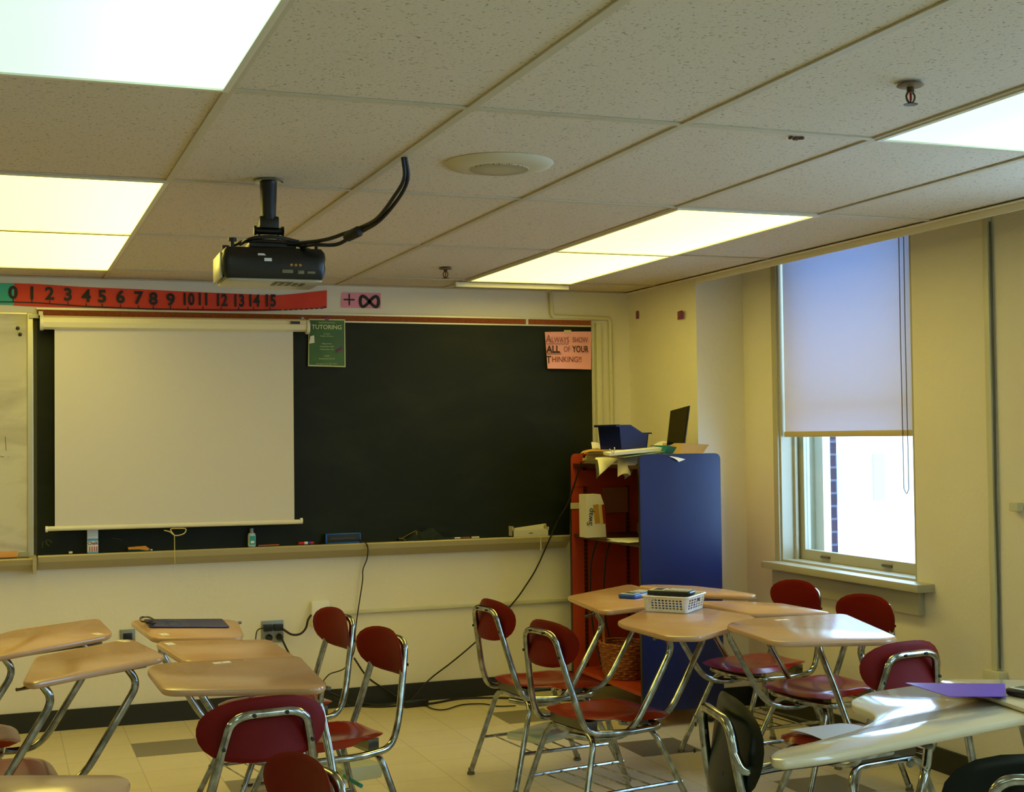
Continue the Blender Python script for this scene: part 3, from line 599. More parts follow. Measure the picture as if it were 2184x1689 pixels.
ob('tan_edging', b, mat('tan_piping', (150, 124, 84), .7), cc)
for i, (x0, x1, m_, lb) in enumerate(((984, 1002, mat('brown_pastel', (150, 74, 44), .7), 'brown chalk stick right of the teal cloth'), (1006, 1022, PAPER, 'thin white chalk stick between brown chalk and card tray'), (968, 982, PAPER, 'white chalk piece touching the teal cloth end'))):
    tag(ob('chalk_stick', tube(BM(), [(tray_x(x0, 1157), TY, TZ+.004), (tray_x(x1, 1156), TY, TZ+.004)], .004, 8), m_), lb, 'chalk', 'chalk sticks on the tray')
ct = thing('card_tray', 'grey desktop tray holding cards on right end of chalk tray', 'tray', (tray_x(1128), TY, TZ))
a_, c_ = aty(1089, 1140, TY).x, aty(1166, 1140, TY).x; b = BM(); box(b, a_, c_, TY-.035, TY-.03, TZ, TZ+.036); box(b, a_, a_+.005, TY-.035, TY+.035, TZ, TZ+.058); box(b, c_-.005, c_, TY-.035, TY+.035, TZ, TZ+.05); box(b, a_, c_, TY-.03, TY+.03, TZ, TZ+.004); box(b, a_, c_, TY+.03, TY+.035, TZ, TZ+.045)
ob('tray_body', b, mat('grey_plastic_tray', (196, 190, 170), .4), ct, smooth=False)
b = BM(); prism(b, [(a_+.014, TY-.02, TZ+.006), (c_-.008, TY-.02, TZ+.006), (c_-.010, TY-.02, TZ+.066), (a_+.016, TY-.02, TZ+.046)], (0, .03, 0)); ob('card_stack', b, mat('cream_card', (214, 206, 176), .6), ct, smooth=False)
b = BM(); box(b, c_-.026, c_-.012, TY-.022, TY-.0205, TZ+.04, TZ+.062); ob('card_print', b, mat('orange_green_print', (170, 140, 50), .6), ct)
b = BM(); box(b, (a_+c_)/2-.012, (a_+c_)/2+.012, TY-.0362, TY-.035, TZ+.016, TZ+.02); ob('tray_mark', b, INK, ct)
tag(ob('glue_drip', tube(BM(), [aty(1153, 1146, YB-.097), aty(1154, 1174, YB-.097)], .004, 8, radii=[.002, .0045]), mat('clear_strip', (190, 184, 160), .2)), 'clear strip dangling below the chalk tray by the card tray', 'strip')

# outlets and plates
pl = thing('wall_outlet', 'small steel outlet plate with black socket left of the outlet with plugs', 'outlet', (.625, YB, .46))
b = BM(); box(b, .588, .665, YB-.006, YB, .415, .487, bev=.002); ob('plate', b, STEEL, pl); b = BM(); box(b, .605, .65, YB-.009, YB-.005, .42, .468, bev=.003); ob('socket', b, BLACK, pl)
po = thing('wall_outlet', 'double steel outlet plate packed with black plugs behind the left desks', 'outlet', (1.38, YB, .43))
b = BM(); box(b, 1.312, 1.432, YB-.006, YB, .372, .49, bev=.002); ob('plate', b, STEEL, po)
b = BM()
for x, z in ((1.345, .455), (1.40, .455)): box(b, x-.024, x+.024, YB-.04, YB-.006, z-.018, z+.018, bev=.004)
for x in (1.352, 1.408): lathe(b, [(.018, 0), (.018, .02), (.010, .03)], seg=16, M=Matrix.Translation((x, YB-.006, .402)) @ Matrix.Rotation(PI/2, 4, 'X'))
ob('plug', b, BLACK, po)
jb = thing('junction_box', 'white surface mounted box on wall left of the red chair backs', 'junction box', (1.63, YB, .52))
b = BM(); box(b, 1.578, 1.676, YB-.045, YB, .452, .58, bev=.004); ob('cover', b, WHITE, jb); b = BM(); lathe(b, [(.009, 0), (.009, .02)], seg=12, M=Matrix.Translation((1.64, YB-.045, .498)) @ Matrix.Rotation(PI/2, 4, 'X')); ob('jack', b, BLACK, jb)
def cable(name, pts, r, lab, m=CORDM, cat='cable', n=8): return tag(ob(name, tube(BM(), catmull(pts, n), r, 8), m), lab, cat)
Yw = YB-.02
cable('power_cable', [aty(x, y, YB-.05) for x, y in ((664, 1311), (657, 1322), (652, 1340), (640, 1352), (622, 1353), (604, 1342))], .006, 'thick black cable looping from plug outlet to white box')
cable('thin_cable', [(1.83, YB-.06, TZ+.02)]+[aty(x, y, YB-.11) for x, y in ((783, 1162),)]+[aty(x, y, YB-.03) for x, y in ((783, 1190), (774, 1215), (773, 1240), (764, 1300), (758, 1345), (755, 1390), (735, 1425), (700, 1440), (690, 1470))]+[(1.77, YB-.09, .02)], .0032, 'thin black cord dropping from speaker behind the red chairs')
cable('speaker_lead', [aty(767, 1158, TY), aty(776, 1156, TY), aty(782, 1161, YB-.10), aty(783, 1166, YB-.105)], .003, 'short black lead leaving right side of the blue speaker')
cable('plug_cable', [aty(x, y, YB-.05) for x, y in ((601, 1362), (612, 1385), (622, 1400), (655, 1430))]+[aty(700, 1475, YB-.06), (1.9, YB-.05, .012), (2.1, YB-.04, .012)], .005, 'black cord falling from lower right plug of double outlet')
cable('plug_cable', [aty(x, y, YB-.05) for x, y in ((566, 1340), (552, 1342), (546, 1355), (546, 1400), (560, 1470))]+[(1.32, YB-.05, .012)], .003, 'thin black cord curving left out of the double outlet')
cable('loose_cable', [aty(x, y, YB-.03) for x, y in ((755, 1403), (785, 1445), (830, 1475))]+[(2.09, YB-.06, .012)], .005, 'black cord slanting down wall between the two left red chairs')
cable('diagonal_cable', [aty(1240, 985, 6.9), aty(1213, 1068, 7.05), aty(1192, 1105, YB-.1), aty(1172, 1150, YB-.105)]+[aty(x, y, YB-.04) for x, y in ((1145, 1210), (1122, 1248), (1095, 1285), (1040, 1345), (1000, 1382), (960, 1415), (915, 1450))]+[aty(880, 1490, YB-.05), (2.1, YB-.05, .012)], .0045, 'long black cable running diagonally from bookcase down to the floor')
fl = lambda pts, z=.006: [atz(x, y, z) for x, y in pts]
cable('floor_cable', fl([(735, 1502), (800, 1507), (860, 1504), (920, 1500), (980, 1490), (1045, 1488), (1090, 1489), (1150, 1492), (1230, 1494), (1320, 1496)]), .006, 'thick black cable lying on floor along the back wall')
cable('wavy_cable', fl([(905, 1503), (925, 1512), (950, 1513), (985, 1503), (1030, 1501), (1060, 1506), (1100, 1505)]), .0035, 'thin wavy black cord on floor right of the power adapter')
p = atz(883, 1505, .0); M_ = Matrix.Translation((p.x, p.y-.02, 0)) @ Matrix.Rotation(.1, 4, 'Z')
tag(ob('power_adapter', cbox((0, 0, .018), (.14, .055, .034), .006, M_), BLACK), 'black power adapter brick on floor by the back wall', 'adapter')

# ================================================================== CEILING THINGS
pj = thing('projector', 'black projector hung upside down from the ceiling on a pole mount', 'projector', (.82, 4.40, 2.0))
pj.rotation_euler = (0, 0, math.radians(-2))
c0 = aty(589, 558, 4.30); Zp = c0.z; W2, D2, H2 = .165, .25, .052
def loc(name, b, m, p=pj, **k): return ob(name, b, m, p, world=False, **k)
pj.location = (c0.x, c0.y+.01, Zp); Zr = ZC-Zp
b = BM(); ol = roundpoly([(-W2, 0), (W2, 0), (W2, D2), (-W2, D2)], .03)
slab(b, ol, -H2, H2*.9, .014); case = loc('case', b, mat('projector_black', (16, 16, 14), .3))
b = BM(); slab(b, roundpoly([(-W2+.012, .012), (W2-.012, .012), (W2-.012, D2-.01), (-W2+.012, D2-.01)], .02), -H2-.008, -H2+.002, .004); box(b, -W2-.004, -W2+.004, .03, D2-.03, -H2*.95, H2*.6, bev=.003)
loc('silver_cover', b, mat('silver_plastic', (176, 172, 150), .3, .3))
b = BM(); 
for k in range(5): box(b, .0+k*.022, .014+k*.022, .05, .12, -H2-.0095, -H2-.007)
box(b, .0, .06, .02, .03, -H2-.0095, -H2-.007); loc('vent', b, BLACK)
b = BM(); box(b, .02, .055, -.003, .002, -.034, -.022, bev=.002); box(b, .07, .09, -.003, .002, -.036, -.024, bev=.002); box(b, .10, .125, -.003, .002, -.034, -.026, bev=.002); loc('port', b, mat('port_silver', (120, 116, 90), .4, .6), p=case)
b = BM()
for k, x in enumerate((.05, .064, .078)): lathe(b, [(.0045, 0), (.0045, .004), (.002, .004)], seg=10, M=Matrix.Translation((x, .001, -.008)) @ Matrix.Rotation(PI/2, 4, 'X'))
loc('audio_jack', b, mat('brass_jack', (190, 140, 60), .3, .7), p=case)
b = BM(); box(b, -.035, -.012, -.002, .001, .002, .012); prism(b, [(-.055, -.002, .020), (-.03, -.002, .020), (-.036, -.002, .026), (-.055, -.002, .026)], (0, .003, 0)); loc('white_label', b, PAPER, p=case)
for x, y in ((-.13, .03), (.135, .03), (-.13, D2-.04), (.135, D2-.04)):
    b = BM(); tube(b, [(x, y, H2*.85), (x, y, H2+.02)], .006, 10); tube(b, [(x, y, H2+.014), (x, y, H2+.024)], .013, 12); loc('foot_screw', b, BLACK)
b = BM(); box(b, -.075, .075, .05, .19, H2, H2+.02, bev=.005); tube(b, catmull([(-.10, .08, H2+.012), (-.07, .03, H2+.024), (0, .02, H2+.03), (.08, .04, H2+.02)]), .006, 8); tube(b, catmull([(-.12, .1, H2+.01), (-.08, .06, H2+.02), (.02, .05, H2+.02), (.1, .07, H2+.01)]), .006, 8); loc('mount_plate', b, BLACK)
mc = (-.003, .12)
b = BM(); tube(b, [(mc[0]-.03, mc[1], H2+.015), (mc[0]-.03, mc[1], H2+.06)], .004, 8); tube(b, [(mc[0]+.03, mc[1], H2+.015), (mc[0]+.03, mc[1], H2+.06)], .004, 8); tube(b, [(mc[0]-.045, mc[1], H2+.063), (mc[0]+.045, mc[1], H2+.063)], .012, 12); tube(b, [(mc[0]-.048, mc[1], H2+.063), (mc[0]-.04, mc[1], H2+.063)], .017, 6)
tube(b, [(mc[0]+.04, mc[1], H2+.063), (mc[0]+.048, mc[1], H2+.063)], .017, 6); box(b, mc[0]-.032, mc[0]+.032, mc[1]-.02, mc[1]+.02, H2+.07, H2+.11, Matrix.Identity(4), .008); loc('tilt_joint', b, BLACK)
b = BM(); tube(b, [(mc[0], mc[1], H2+.10), (mc[0], mc[1], Zr-.006)], .027, 20, radii=[.024, .028]); loc('pole', b, BLACK)
b = lathe(BM(), [(.045, -.006), (.048, -.003), (.048, 0), (.03, .002)], (mc[0], mc[1], Zr), 24); loc('ceiling_flange', b, CHROME)
pc = thing('projector_cables', 'pair of black cables looping from ceiling grid to the projector', 'cable', (1.135, 3.918, ZC))
h = Vector((1.131, 3.93, ZC-.002)); pA = wm(pj) @ Vector((.04, .06, H2+.012)); pB = wm(pj) @ Vector((.09, .05, H2+.004))
def lerpY(px, py, Y): return aty(px, py, Y)
P1 = [h, lerpY(862, 380, 3.95), lerpY(840, 420, 4.0), lerpY(805, 465, 4.08), lerpY(770, 485, 4.15), lerpY(735, 498, 4.2), lerpY(690, 512, 4.25), pA]
P2 = [h+Vector((.008, 0, 0)), lerpY(870, 380, 3.95), lerpY(852, 420, 4.0), lerpY(812, 468, 4.08), lerpY(775, 492, 4.14), lerpY(745, 508, 4.2), lerpY(715, 522, 4.24), lerpY(665, 522, 4.27), pB]
ob('cable', tube(BM(), catmull(P1), .006, 8), CORDM, pc); ob('cable', tube(BM(), catmull(P2), .006, 8), CORDM, pc)
a_, c_ = lerpY(772, 490, 4.14), lerpY(735, 508, 4.19); b = tube(BM(), [a_, a_*.85+c_*.15, a_*.15+c_*.85, c_], .015, 10, radii=[.008, .017, .016, .008]); ob('plug_connector', b, RUBBER, pc)
cs = thing('ceiling_speaker', 'round white ceiling speaker with perforated grille', 'ceiling speaker', (1.447, 3.963, ZC))
b = lathe(BM(), [(.162, .012), (.168, .004), (.160, -.004), (.12, -.012), (.09, -.013)], (1.447, 3.963, ZC), 48); ob('flange', b, mat('speaker_beige', (205, 194, 160), .5), cs)
gmz, nt, bs = nodes_mat('perforated_grille'); vo = nt.nodes.new('ShaderNodeTexVoronoi'); vo.inputs['Scale'].default_value = 130; vo.inputs['Randomness'].default_value = 0; tc = nt.nodes.new('ShaderNodeTexCoord'); nt.links.new(tc.outputs['Object'], vo.inputs[0])
rp = nt.nodes.new('ShaderNodeValToRGB'); rp.color_ramp.elements[0].position = .28; rp.color_ramp.elements[1].position = .36; rp.color_ramp.elements[0].color = lin((60, 52, 34)); rp.color_ramp.elements[1].color = lin((190, 176, 138)); nt.links.new(vo.outputs['Distance'], rp.inputs[0]); nt.links.new(rp.outputs[0], bs.inputs['Base Color'])
b = lathe(BM(), [(.092, -.013), (.09, -.016), (.04, -.018), (.001, -.0185)], (1.447, 3.963, ZC), 40); ob('grille', b, gmz, cs)
for i, (x, y, lb) in enumerate(((2.058, 2.748, 'fire sprinkler head in ceiling near the right cool panel'), (2.075, 6.474, 'small far sprinkler head near the back ceiling panels'))):
    t = thing('sprinkler_head', lb, 'sprinkler', (x, y, ZC), 0, 'ceiling sprinkler heads'); BZ = mat('aged_brass', (84, 70, 44), .4, .7)
    b = lathe(BM(), [(.030, 0), (.033, -.003), (.028, -.006), (.012, -.007)], (x, y, ZC), 24); ob('escutcheon', b, mat('dusty_plate', (130, 112, 78), .5, .4), t)
    b = BM(); tube(b, [(x, y, ZC-.004), (x, y, ZC-.02)], .009, 12)
    for s in (-1, 1): tube(b, catmull([(x+s*.006, y, ZC-.018), (x+s*.012, y, ZC-.028), (x+s*.009, y, ZC-.04), (x, y, ZC-.047)], 4), .0025, 6)
    tube(b, [(x, y, ZC-.02), (x, y, ZC-.044)], .002, 6); ob('frame_arms', b, BZ, t)
    b = BM(); lathe(b, [(.004, 0), (.017, -.002), (.017, -.0035), (.004, -.0045)], (x, y, ZC-.046), 16); ob('deflector', b, BZ, t)
    ob('glass_bulb', tube(BM(), [(x, y-.001, ZC-.022), (x, y-.001, ZC-.038)], .003, 8), mat('red_bulb', (170, 20, 20), .2), t)
b = BM(); p = atz(1692, 295, ZC); 
for k in range(14): q = p+Vector((random.uniform(-.012, .03), random.uniform(-.012, .012), 0)); lathe(b, [(.004, .004), (.005, -.001), (.001, -.003)], (q.x, q.y, ZC), 6)
tag(ob('ceiling_debris', b, mat('brown_debris', (96, 70, 40), .9)), 'dark brown crumb clinging to ceiling tile seam', 'debris')

# ================================================================== DESK-CHAIR UNITS
def shell_back(w=.36, h=.18, curve=.035, n=28, m=12, th=.011, ex=2.7):
    bm = BM(); F = []
    for s in (0, 1):
        ring = []
        c = None; rings = []
        for j in range(m+1):
            rr = j/m; row = []
            for i in range(n):
                a = 2*PI*i/n; ca, sa = math.cos(a), math.sin(a); k = (abs(ca)**ex+abs(sa)**ex)**(-1/ex); u, v = rr*k*ca, rr*k*sa
                x = u*w/2*(1-.10*max(0, -v)); z = v*h/2; y = curve*(u*u)*1.0+(-.006*v*v); e = (1-max(0, (rr-.85)/.15)**2*1.0)
                t = th/2*(math.sqrt(max(0., 1-(max(0, rr-.8)/.2)**2)))
                row.append(bm.verts.new((x, y+(t if s else -t), z)))
            rings.append(row)
        for j in range(m):
            for i in range(n):
                q = [rings[j][i], rings[j][(i+1) % n], rings[j+1][(i+1) % n], rings[j+1][i]]
                try: bm.faces.new(q)
                except ValueError: pass
    bmesh.ops.remove_doubles(bm, verts=bm.verts, dist=1e-5); return bm
def shell_seat(wr=.34, wf=.41, d=.40, th=.012, n=36, m=10):
    bm = BM(); ex = 4.2
    for s in (0, 1):
        rings = []
        for j in range(m+1):
            rr = j/m; row = []
            for i in range(n):
                a = 2*PI*i/n; ca, sa = math.cos(a), math.sin(a); k = (abs(ca)**ex+abs(sa)**ex)**(-1/ex); u, v = rr*k*ca, rr*k*sa
                wd = wr+(wf-wr)*(v+1)/2; x = u*wd/2; y = v*d/2; z = .012*u*u*(1-v)*.5-.014*max(0, v-.45)**2/.3-.010*math.exp(-((v+.2)**2)*4)*(1-u*u)-.018*max(0, abs(u)-.8)/.2*(1 if v > -.2 else .3)
                t = th/2*math.sqrt(max(0., 1-(max(0, rr-.8)/.2)**2)); row.append(bm.verts.new((x, y, z+(t if s else -t))))
            rings.append(row)
        for j in range(m):
            for i in range(n): bm.faces.new([rings[j][i], rings[j][(i+1) % n], rings[j+1][(i+1) % n], rings[j+1][i]])
    bmesh.ops.remove_doubles(bm, verts=bm.verts, dist=1e-5); return bm
TR = .0125
def back_half(s): return [(s*.085, -.278, .728), (s*.108, -.27, .66), (s*.155, -.215, .50), (s*.165, -.195, .40)]
RIS = lambda s, rx=.225: [(s*.165, -.20, .395), (s*.175, -.13, .378), (s*.20, -.06, .376), (s*.215, .02, .41), (s*rx, .085, .52), (s*rx, .15, .63), (s*(rx-.005), .158, .68), (s*(rx-.02), .13, .722)]
def frame_bm(tw=.10):
    bm = BM(); 
    def side(s):
        p = [Vector(q) for q in ((s*tw, -.283, .735), (s*(tw+.018), -.268, .66), (s*.16, -.222, .46), (s*.165, -.19, .378), (s*.20, -.05, .372))]
        p += [Vector((s*.19, .13, .374)), Vector((0, .15, .374))]
        return p
    A, B = side(-1)[::-1], side(1)
    pts = A+B; rad = [.05]*len(pts); rad[len(A)-1] = .06; rad[len(A)] = .06
    pts = fillet(pts, rad, 7); tube(bm, pts, TR, 12); return bm
def green_frame():
    bm = BM(); P = [(0, .15, .374), (-.19, .13, .374), (-.165, -.2, .385), (-.13, -.25, .66), (-.115, -.262, .77), (.115, -.262, .77), (.14, -.25, .66), (.165, -.2, .385), (.19, .13, .374), (0, .15, .374)]
    return tube(bm, fillet(P, .05, 7), TR, 12)
def support_bm(off, k=1.0):
    ox, oy = off; P = [(.06+ox*.5, -.20+oy, .358), (.15+ox, -.12+oy, .345), (.19+ox, -.01+oy, .362), (.20+ox, .085+oy, .52), (.20+ox, .175+oy, .665), (.195+ox, .135+oy, .722)]
    return tube(BM(), fillet(P, [.05, .07, .08, .05, .045, .03], 7), TR, 12)
def leg_bm(sx, sy):
    yt, yb = (-.15, -.255) if sy < 0 else (.11, .27)
    pts = fillet([(0, yt, .362), (sx*.155, yt, .362), (sx*.215, yb, .012)], .06, 7); bm = tube(BM(), pts, .0115, 12); return bm
def foot_bm(sx, sy):
    yb = -.255 if sy < 0 else .27; return lathe(BM(), [(.008, .03), (.0115, .026), (.0125, .012), (.017, .010), (.017, .001), (.012, 0)], (sx*.2155, yb, 0), 14)
MESHC = {}
def cmesh(key, fn, m):
    if key not in MESHC: MESHC[key] = mesh_from(fn(), key.split('|')[0], m)
    return MESHC[key]
def sub(name, me, parent, loc=(0, 0, 0), rot=(0, 0, 0)):
    o = bpy.data.objects.new(name, me); link(o); o.parent = parent; o.location = loc; o.rotation_euler = rot; return o
def chair_unit(label, c, deg, outline=None, zt=.74, rack=True, green=False, risers='A', group='tan topped red desk chairs', desk_mat=None, backw=.36, sticker=None, dz=0.):
    t = thing('student_desk_chair', label, 'desk', (c[0], c[1], 0), math.radians(deg-90), group)
    pm = GREENP if green else DRED; sm = GREENP if green else RED; k = 'g' if green else 'r'
    sub('backrest', cmesh('backrest|'+k+str(backw), lambda: shell_back(w=backw, h=.25 if green else .168), pm), t, (0, -.24 if green else -.262, .69), (math.radians(-10), 0, 0))
    sub('seat', cmesh('seat|'+k, shell_seat, sm), t, (0, .005, .418))
    fr = sub('main_frame', cmesh('main_frame|'+str(risers), lambda: (green_frame() if green else frame_bm()), CHROME), t)
    def bolts():
        b = BM()
        for x, y, z in ((-.045, -.297, .735), (.045, -.297, .735), (-.122, -.279, .652), (.122, -.279, .652)): lathe(b, [(.0055, 0), (.0055, .003), (.003, .004)], seg=10, M=Matrix.Translation((x, y, z)) @ Matrix.Rotation(PI/2, 4, 'X'))
        return b
    sub('bolt', cmesh('bolt|', bolts, RUBBER), fr)
    for sx in (-1, 1):
        for sy in (-1, 1):
            lg = sub('leg', cmesh('leg|%d%d' % (sx, sy), lambda: leg_bm(sx, sy), CHROME), t); sub('foot_glide', cmesh('foot_glide|%d%d' % (sx, sy), lambda: foot_bm(sx, sy), DCHROME), lg)
    def brk():
        b = BM(); box(b, -.13, .13, -.16, -.12, .374, .41); box(b, -.13, .13, .07, .11, .374, .40); box(b, -.012, .012, -.13, .08, .378, .395); return b
    sub('seat_bracket', cmesh('seat_bracket|', brk, DCHROME), t)
    if rack:
        def rk():
            b = BM()
            for s in (-1, 1): tube(b, [(s*.19, -.215, .16), (s*.19, .215, .16)], .0075, 8)
            for y in (-.16, -.08, 0, .08, .16): tube(b, [(-.19, y, .162), (.19, y, .162)], .003, 6)
            return b
        sub('book_rack', cmesh('book_rack|', rk, CHROME), t)
    if outline:
        Mi = wm(t).inverted(); P = []
        for q in outline:
            p = Mi @ (atz(q[0], q[1], zt) if len(q) == 2 else Vector((q[0], q[1], zt))); P.append((p.x, p.y))
        rr = [.035]*len(P); out = roundpoly(P, rr, 5)
        dt = ob('desktop', slab(BM(), out, zt-.021, zt, .007), desk_mat or DESK, t, world=False)
        cx = sum(p[0] for p in P)/len(P); cy = sum(p[1] for p in P)/len(P); b = BM()
        offs = [(0, 0), (-.165, .285)] if risers == 'A' else ([(0, 0), (0, .22)] if risers == 'B' else [(.11, -.02), (.10, .20)])
        for of in offs: sub('desk_support', cmesh('desk_support|%s' % (of,), lambda: support_bm(of), CHROME), t)
        a_, c_ = [Vector((.195+of[0], .135+of[1], zt-.0285)) for of in offs]; d_ = (c_-a_)*.25; tube(b, [a_-d_, c_+d_], .006, 8)
        ob('desk_bracket', b, DCHROME, t, world=False)
        if sticker:
            p = Mi @ atz(sticker[0], sticker[1], zt); M_ = Matrix.Translation((p.x, p.y, zt+.0004)) @ Matrix.Rotation(math.radians(sticker[2]), 4, 'Z')
            ob('name_sticker', cbox((0, 0, 0), (.055, .028, .0006), 0, M_), PAPER, dt, world=False)
            b = text_bm(sticker[3] if len(sticker) > 3 else '~', .02, Matrix.Translation((p.x, p.y, zt+.0009)) @ Matrix.Rotation(math.radians(sticker[2]), 4, 'Z'), ext=.0002); ob('sticker_writing', b, INK, dt, world=False, smooth=False)
    return t
# left pod
chair_unit('tan desk of red chair facing right, farther of two cut by left edge', (-.13, 5.28), 3, [(-75, 1398), (-60, 1368), (25, 1344), (200, 1319), (214, 1320), (240, 1347), (232, 1354), (10, 1396), (-60, 1408)], .74, sticker=(208, 1352, 20), group='tan desks of the left pod')
chair_unit('tan desk with pale sticker, nearer of two facing right at left', (-.03, 4.66), 5, [(75, 1400), (270, 1362), (290, 1365), (352, 1396), (345, 1402), (70, 1457), (48, 1452)], .74, sticker=(262, 1367, 25), group='tan desks of the left pod')
chair_unit('tan desk carrying the blue clipboard, red chair behind others', (1.03, 5.44), 190, [(278, 1325), (322, 1358), (340, 1360), (512, 1359), (520, 1350), (508, 1324), (490, 1321), (300, 1320)], .74, sticker=(350, 1353, 0), group='tan desks of the left pod')
chair_unit('tan desk partly behind front desk, red chair facing left at middle', (1.06, 4.79), 192, [(332, 1371), (388, 1407), (400, 1409), (628, 1404), (632, 1400), (580, 1365), (565, 1363), (345, 1366)], .735, sticker=(362, 1373, 0), group='tan desks of the left pod')
chair_unit('wide tan desk whose dark red chair shows its back to us', (.625, 3.925), 99, [(313, 1428), (345, 1468), (365, 1471), (682, 1467), (698, 1458), (642, 1400), (622, 1398), (350, 1413), (322, 1419)], .745, sticker=(473, 1413, 0, 'v'), risers='C', group='tan desks of the left pod')
chair_unit('near desk cut by lower left corner with round red backrest', (.38, 2.90), 193, [(-90, 1662), (-60, 1652), (252, 1651), (276, 1658), (279, 1668), (262, 1700), (-80, 1712)], .74, group='tan desks of the left pod')
# right pod
chair_unit('tan desk holding a loose calculator, farthest left red chair by bookcase', (2.19, 5.50), 6, [(1208, 1271), (1225, 1279), (1275, 1300), (1300, 1302), (1400, 1290), (1470, 1276), (1352, 1247), (1338, 1246)], .733, group='tan desks of the right pod')
chair_unit('tan desk holding the white calculator basket, red chair facing right', (2.15, 4.80), 10, [(1315, 1324), (1325, 1330), (1425, 1357), (1495, 1357), (1618, 1321), (1605, 1312), (1505, 1296), (1380, 1296)], .735, group='tan desks of the right pod')
chair_unit('tan desk of the red chair left of the two backs under window', (3.23, 5.52), 187, [(1358, 1248), (1402, 1254), (1505, 1267), (1600, 1271), (1617, 1267), (1545, 1256), (1480, 1249), (1400, 1246)], .752, group='tan desks of the right pod')
chair_unit('tan desk of the red chair right below window sill end', (3.18, 4.90), 187, [(1478, 1281), (1592, 1306), (1610, 1308), (1775, 1306), (1742, 1299), (1668, 1286), (1560, 1281)], .738, group='tan desks of the right pod')
chair_unit('shiny tan desk reflecting window, dark red back with white paper on seat', (2.73, 4.03), 99, [(1549, 1334), (1640, 1364), (1668, 1368), (1900, 1364), (1916, 1357), (1808, 1310), (1790, 1308), (1600, 1318), (1555, 1327)], .757, sticker=(1668, 1322, -10), risers='B', group='tan desks of the right pod')
# green chairs with cream tablet tops
tabl = [(1640, 1607), (1660, 1595), (1720, 1583), (1820, 1556), (1862, 1536), (1864, 1524), (1850, 1516), (1815, 1504), (1814, 1490), (1850, 1475), (1960, 1459), (2080, 1462), (2240, 1480), (2330, 1500), (2184, 1530), (1900, 1585), (1760, 1612), (1670, 1623), (1645, 1618)]
g1 = chair_unit('cream tablet-arm desk with green backrest turned sideways', (1.905, 2.965), -12, None, rack=False, green=True, risers='G', group='green chairs with cream tops', backw=.38)
Mi = wm(g1).inverted(); zt = .70; P = [Mi @ atz(x, y, zt) for x, y in tabl]
out = []; Q = P+[P[0]]
out = roundpoly([(p.x, p.y) for p in P], .03, 4)
ob('tablet_top', slab(BM(), out, zt-.024, zt, .010), CREAM, g1, world=False)
def W(px, py, z): p = atz(px, py, z); return Mi @ p
b = BM(); tube(b, fillet([(.132, -.256, .70), (.15, -.24, .655), W(1640, 1636, .665), W(1760, 1622, .672), W(1900, 1600, .672)], .05, 7), .0125, 12)
tube(b, fillet([W(1980, 1590, .672), W(1975, 1640, .60), (.19, .12, .372), (.17, -.1, .36)], .06, 7), .0125, 12)
ob('arm_tube', b, CHROME, g1, world=False)
g2 = chair_unit('dark green chair back with chrome loop at lower right corner', (2.09, 2.37), 52, None, rack=False, green=True, risers='G', group='green chairs with cream tops', backw=.44)
g3 = thing('tablet_desk', 'second cream desk top behind the purple folder at right edge', 'desk', (2.9, 3.2, 0), 0, 'green chairs with cream tops')
P = [atz(x, y, .715) for x, y in ((2004, 1452), (2012, 1457), (2112, 1486), (2190, 1512), (2420, 1560), (2520, 1480), (2330, 1452), (2100, 1448), (2012, 1448))]
ob('desktop', slab(BM(), roundpoly([(p.x, p.y) for p in P], .02, 4), .700, .715, .006), CREAM, g3)
gc = sum(P, Vector())/len(P); b = BM(); 
for s in (-1, 1): tube(b, fillet([(gc.x-.12, gc.y+.12*s, .70), (gc.x-.05, gc.y+.14*s, .4), (gc.x+.1, gc.y+.16*s, .38), (gc.x+.15, gc.y+.2*s, .012)], .06), .0125, 10)
ob('main_frame', b, CHROME, g3)
b = BM()
for s in (-1, 1): tube(b, [(gc.x-.05, gc.y+.14*s, .40), (gc.x-.25, gc.y+.2*s, .0)], .0115, 10)
ob('leg', b, CHROME, g3)

# ================================================================== BOOKCASE and what it carries
BX0, BX1, BN, BF, BT, BZ0 = 2.985, 3.44, 6.2, 7.1, 1.357, .08
bc = thing('bookcase', 'mobile bookcase with blue side panels and red-brown shelves', 'bookcase', ((BX0+BX1)/2, (BN+BF)/2, 0))
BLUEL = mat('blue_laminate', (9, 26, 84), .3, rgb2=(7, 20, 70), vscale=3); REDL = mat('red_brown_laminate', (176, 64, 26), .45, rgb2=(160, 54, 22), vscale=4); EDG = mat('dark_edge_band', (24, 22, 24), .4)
def side_panel(y, out, name):
    prof = roundpoly([(BX0, BZ0), (BX1, BZ0), (BX1, BT), (BX0, BT)], .035, 5); 
    b = BM(); prism(b, [(p.x, y, p.y) for p in prof], (0, .02, 0))
    p_ = ob(name, b, EDG, bc, smooth=False)
    c = .003; pr2 = roundpoly([(BX0+c, BZ0+c), (BX1-c, BZ0+c), (BX1-c, BT-c), (BX0+c, BT-c)], .033, 5)
    b = BM(); prism(b, [(p.x, y-.001, p.y) for p in pr2], (0, .002, 0)); ob('outer_face', b, BLUEL if out < 0 else REDL, p_, smooth=False)
    b = BM(); prism(b, [(p.x, y+.019, p.y) for p in pr2], (0, .002, 0)); ob('inner_face', b, REDL if out < 0 else BLUEL, p_, smooth=False)
side_panel(BN, -1, 'side_panel'); side_panel(BF-.02, 1, 'side_panel')
zsh = [aty(1300, 1437, 6.7).z, aty(1330, 1135, 6.6).z, aty(1300, 985, 6.6).z]
zsh = [.17, .91, 1.30]
for z in zsh:
    b = BM(); box(b, BX0+.015, BX1-.01, BN+.021, BF-.021, z-.018, z, bev=.002); ob('shelf', b, mat('dark_shelf', (60, 22, 12), .5) if z > .5 else REDL, bc)
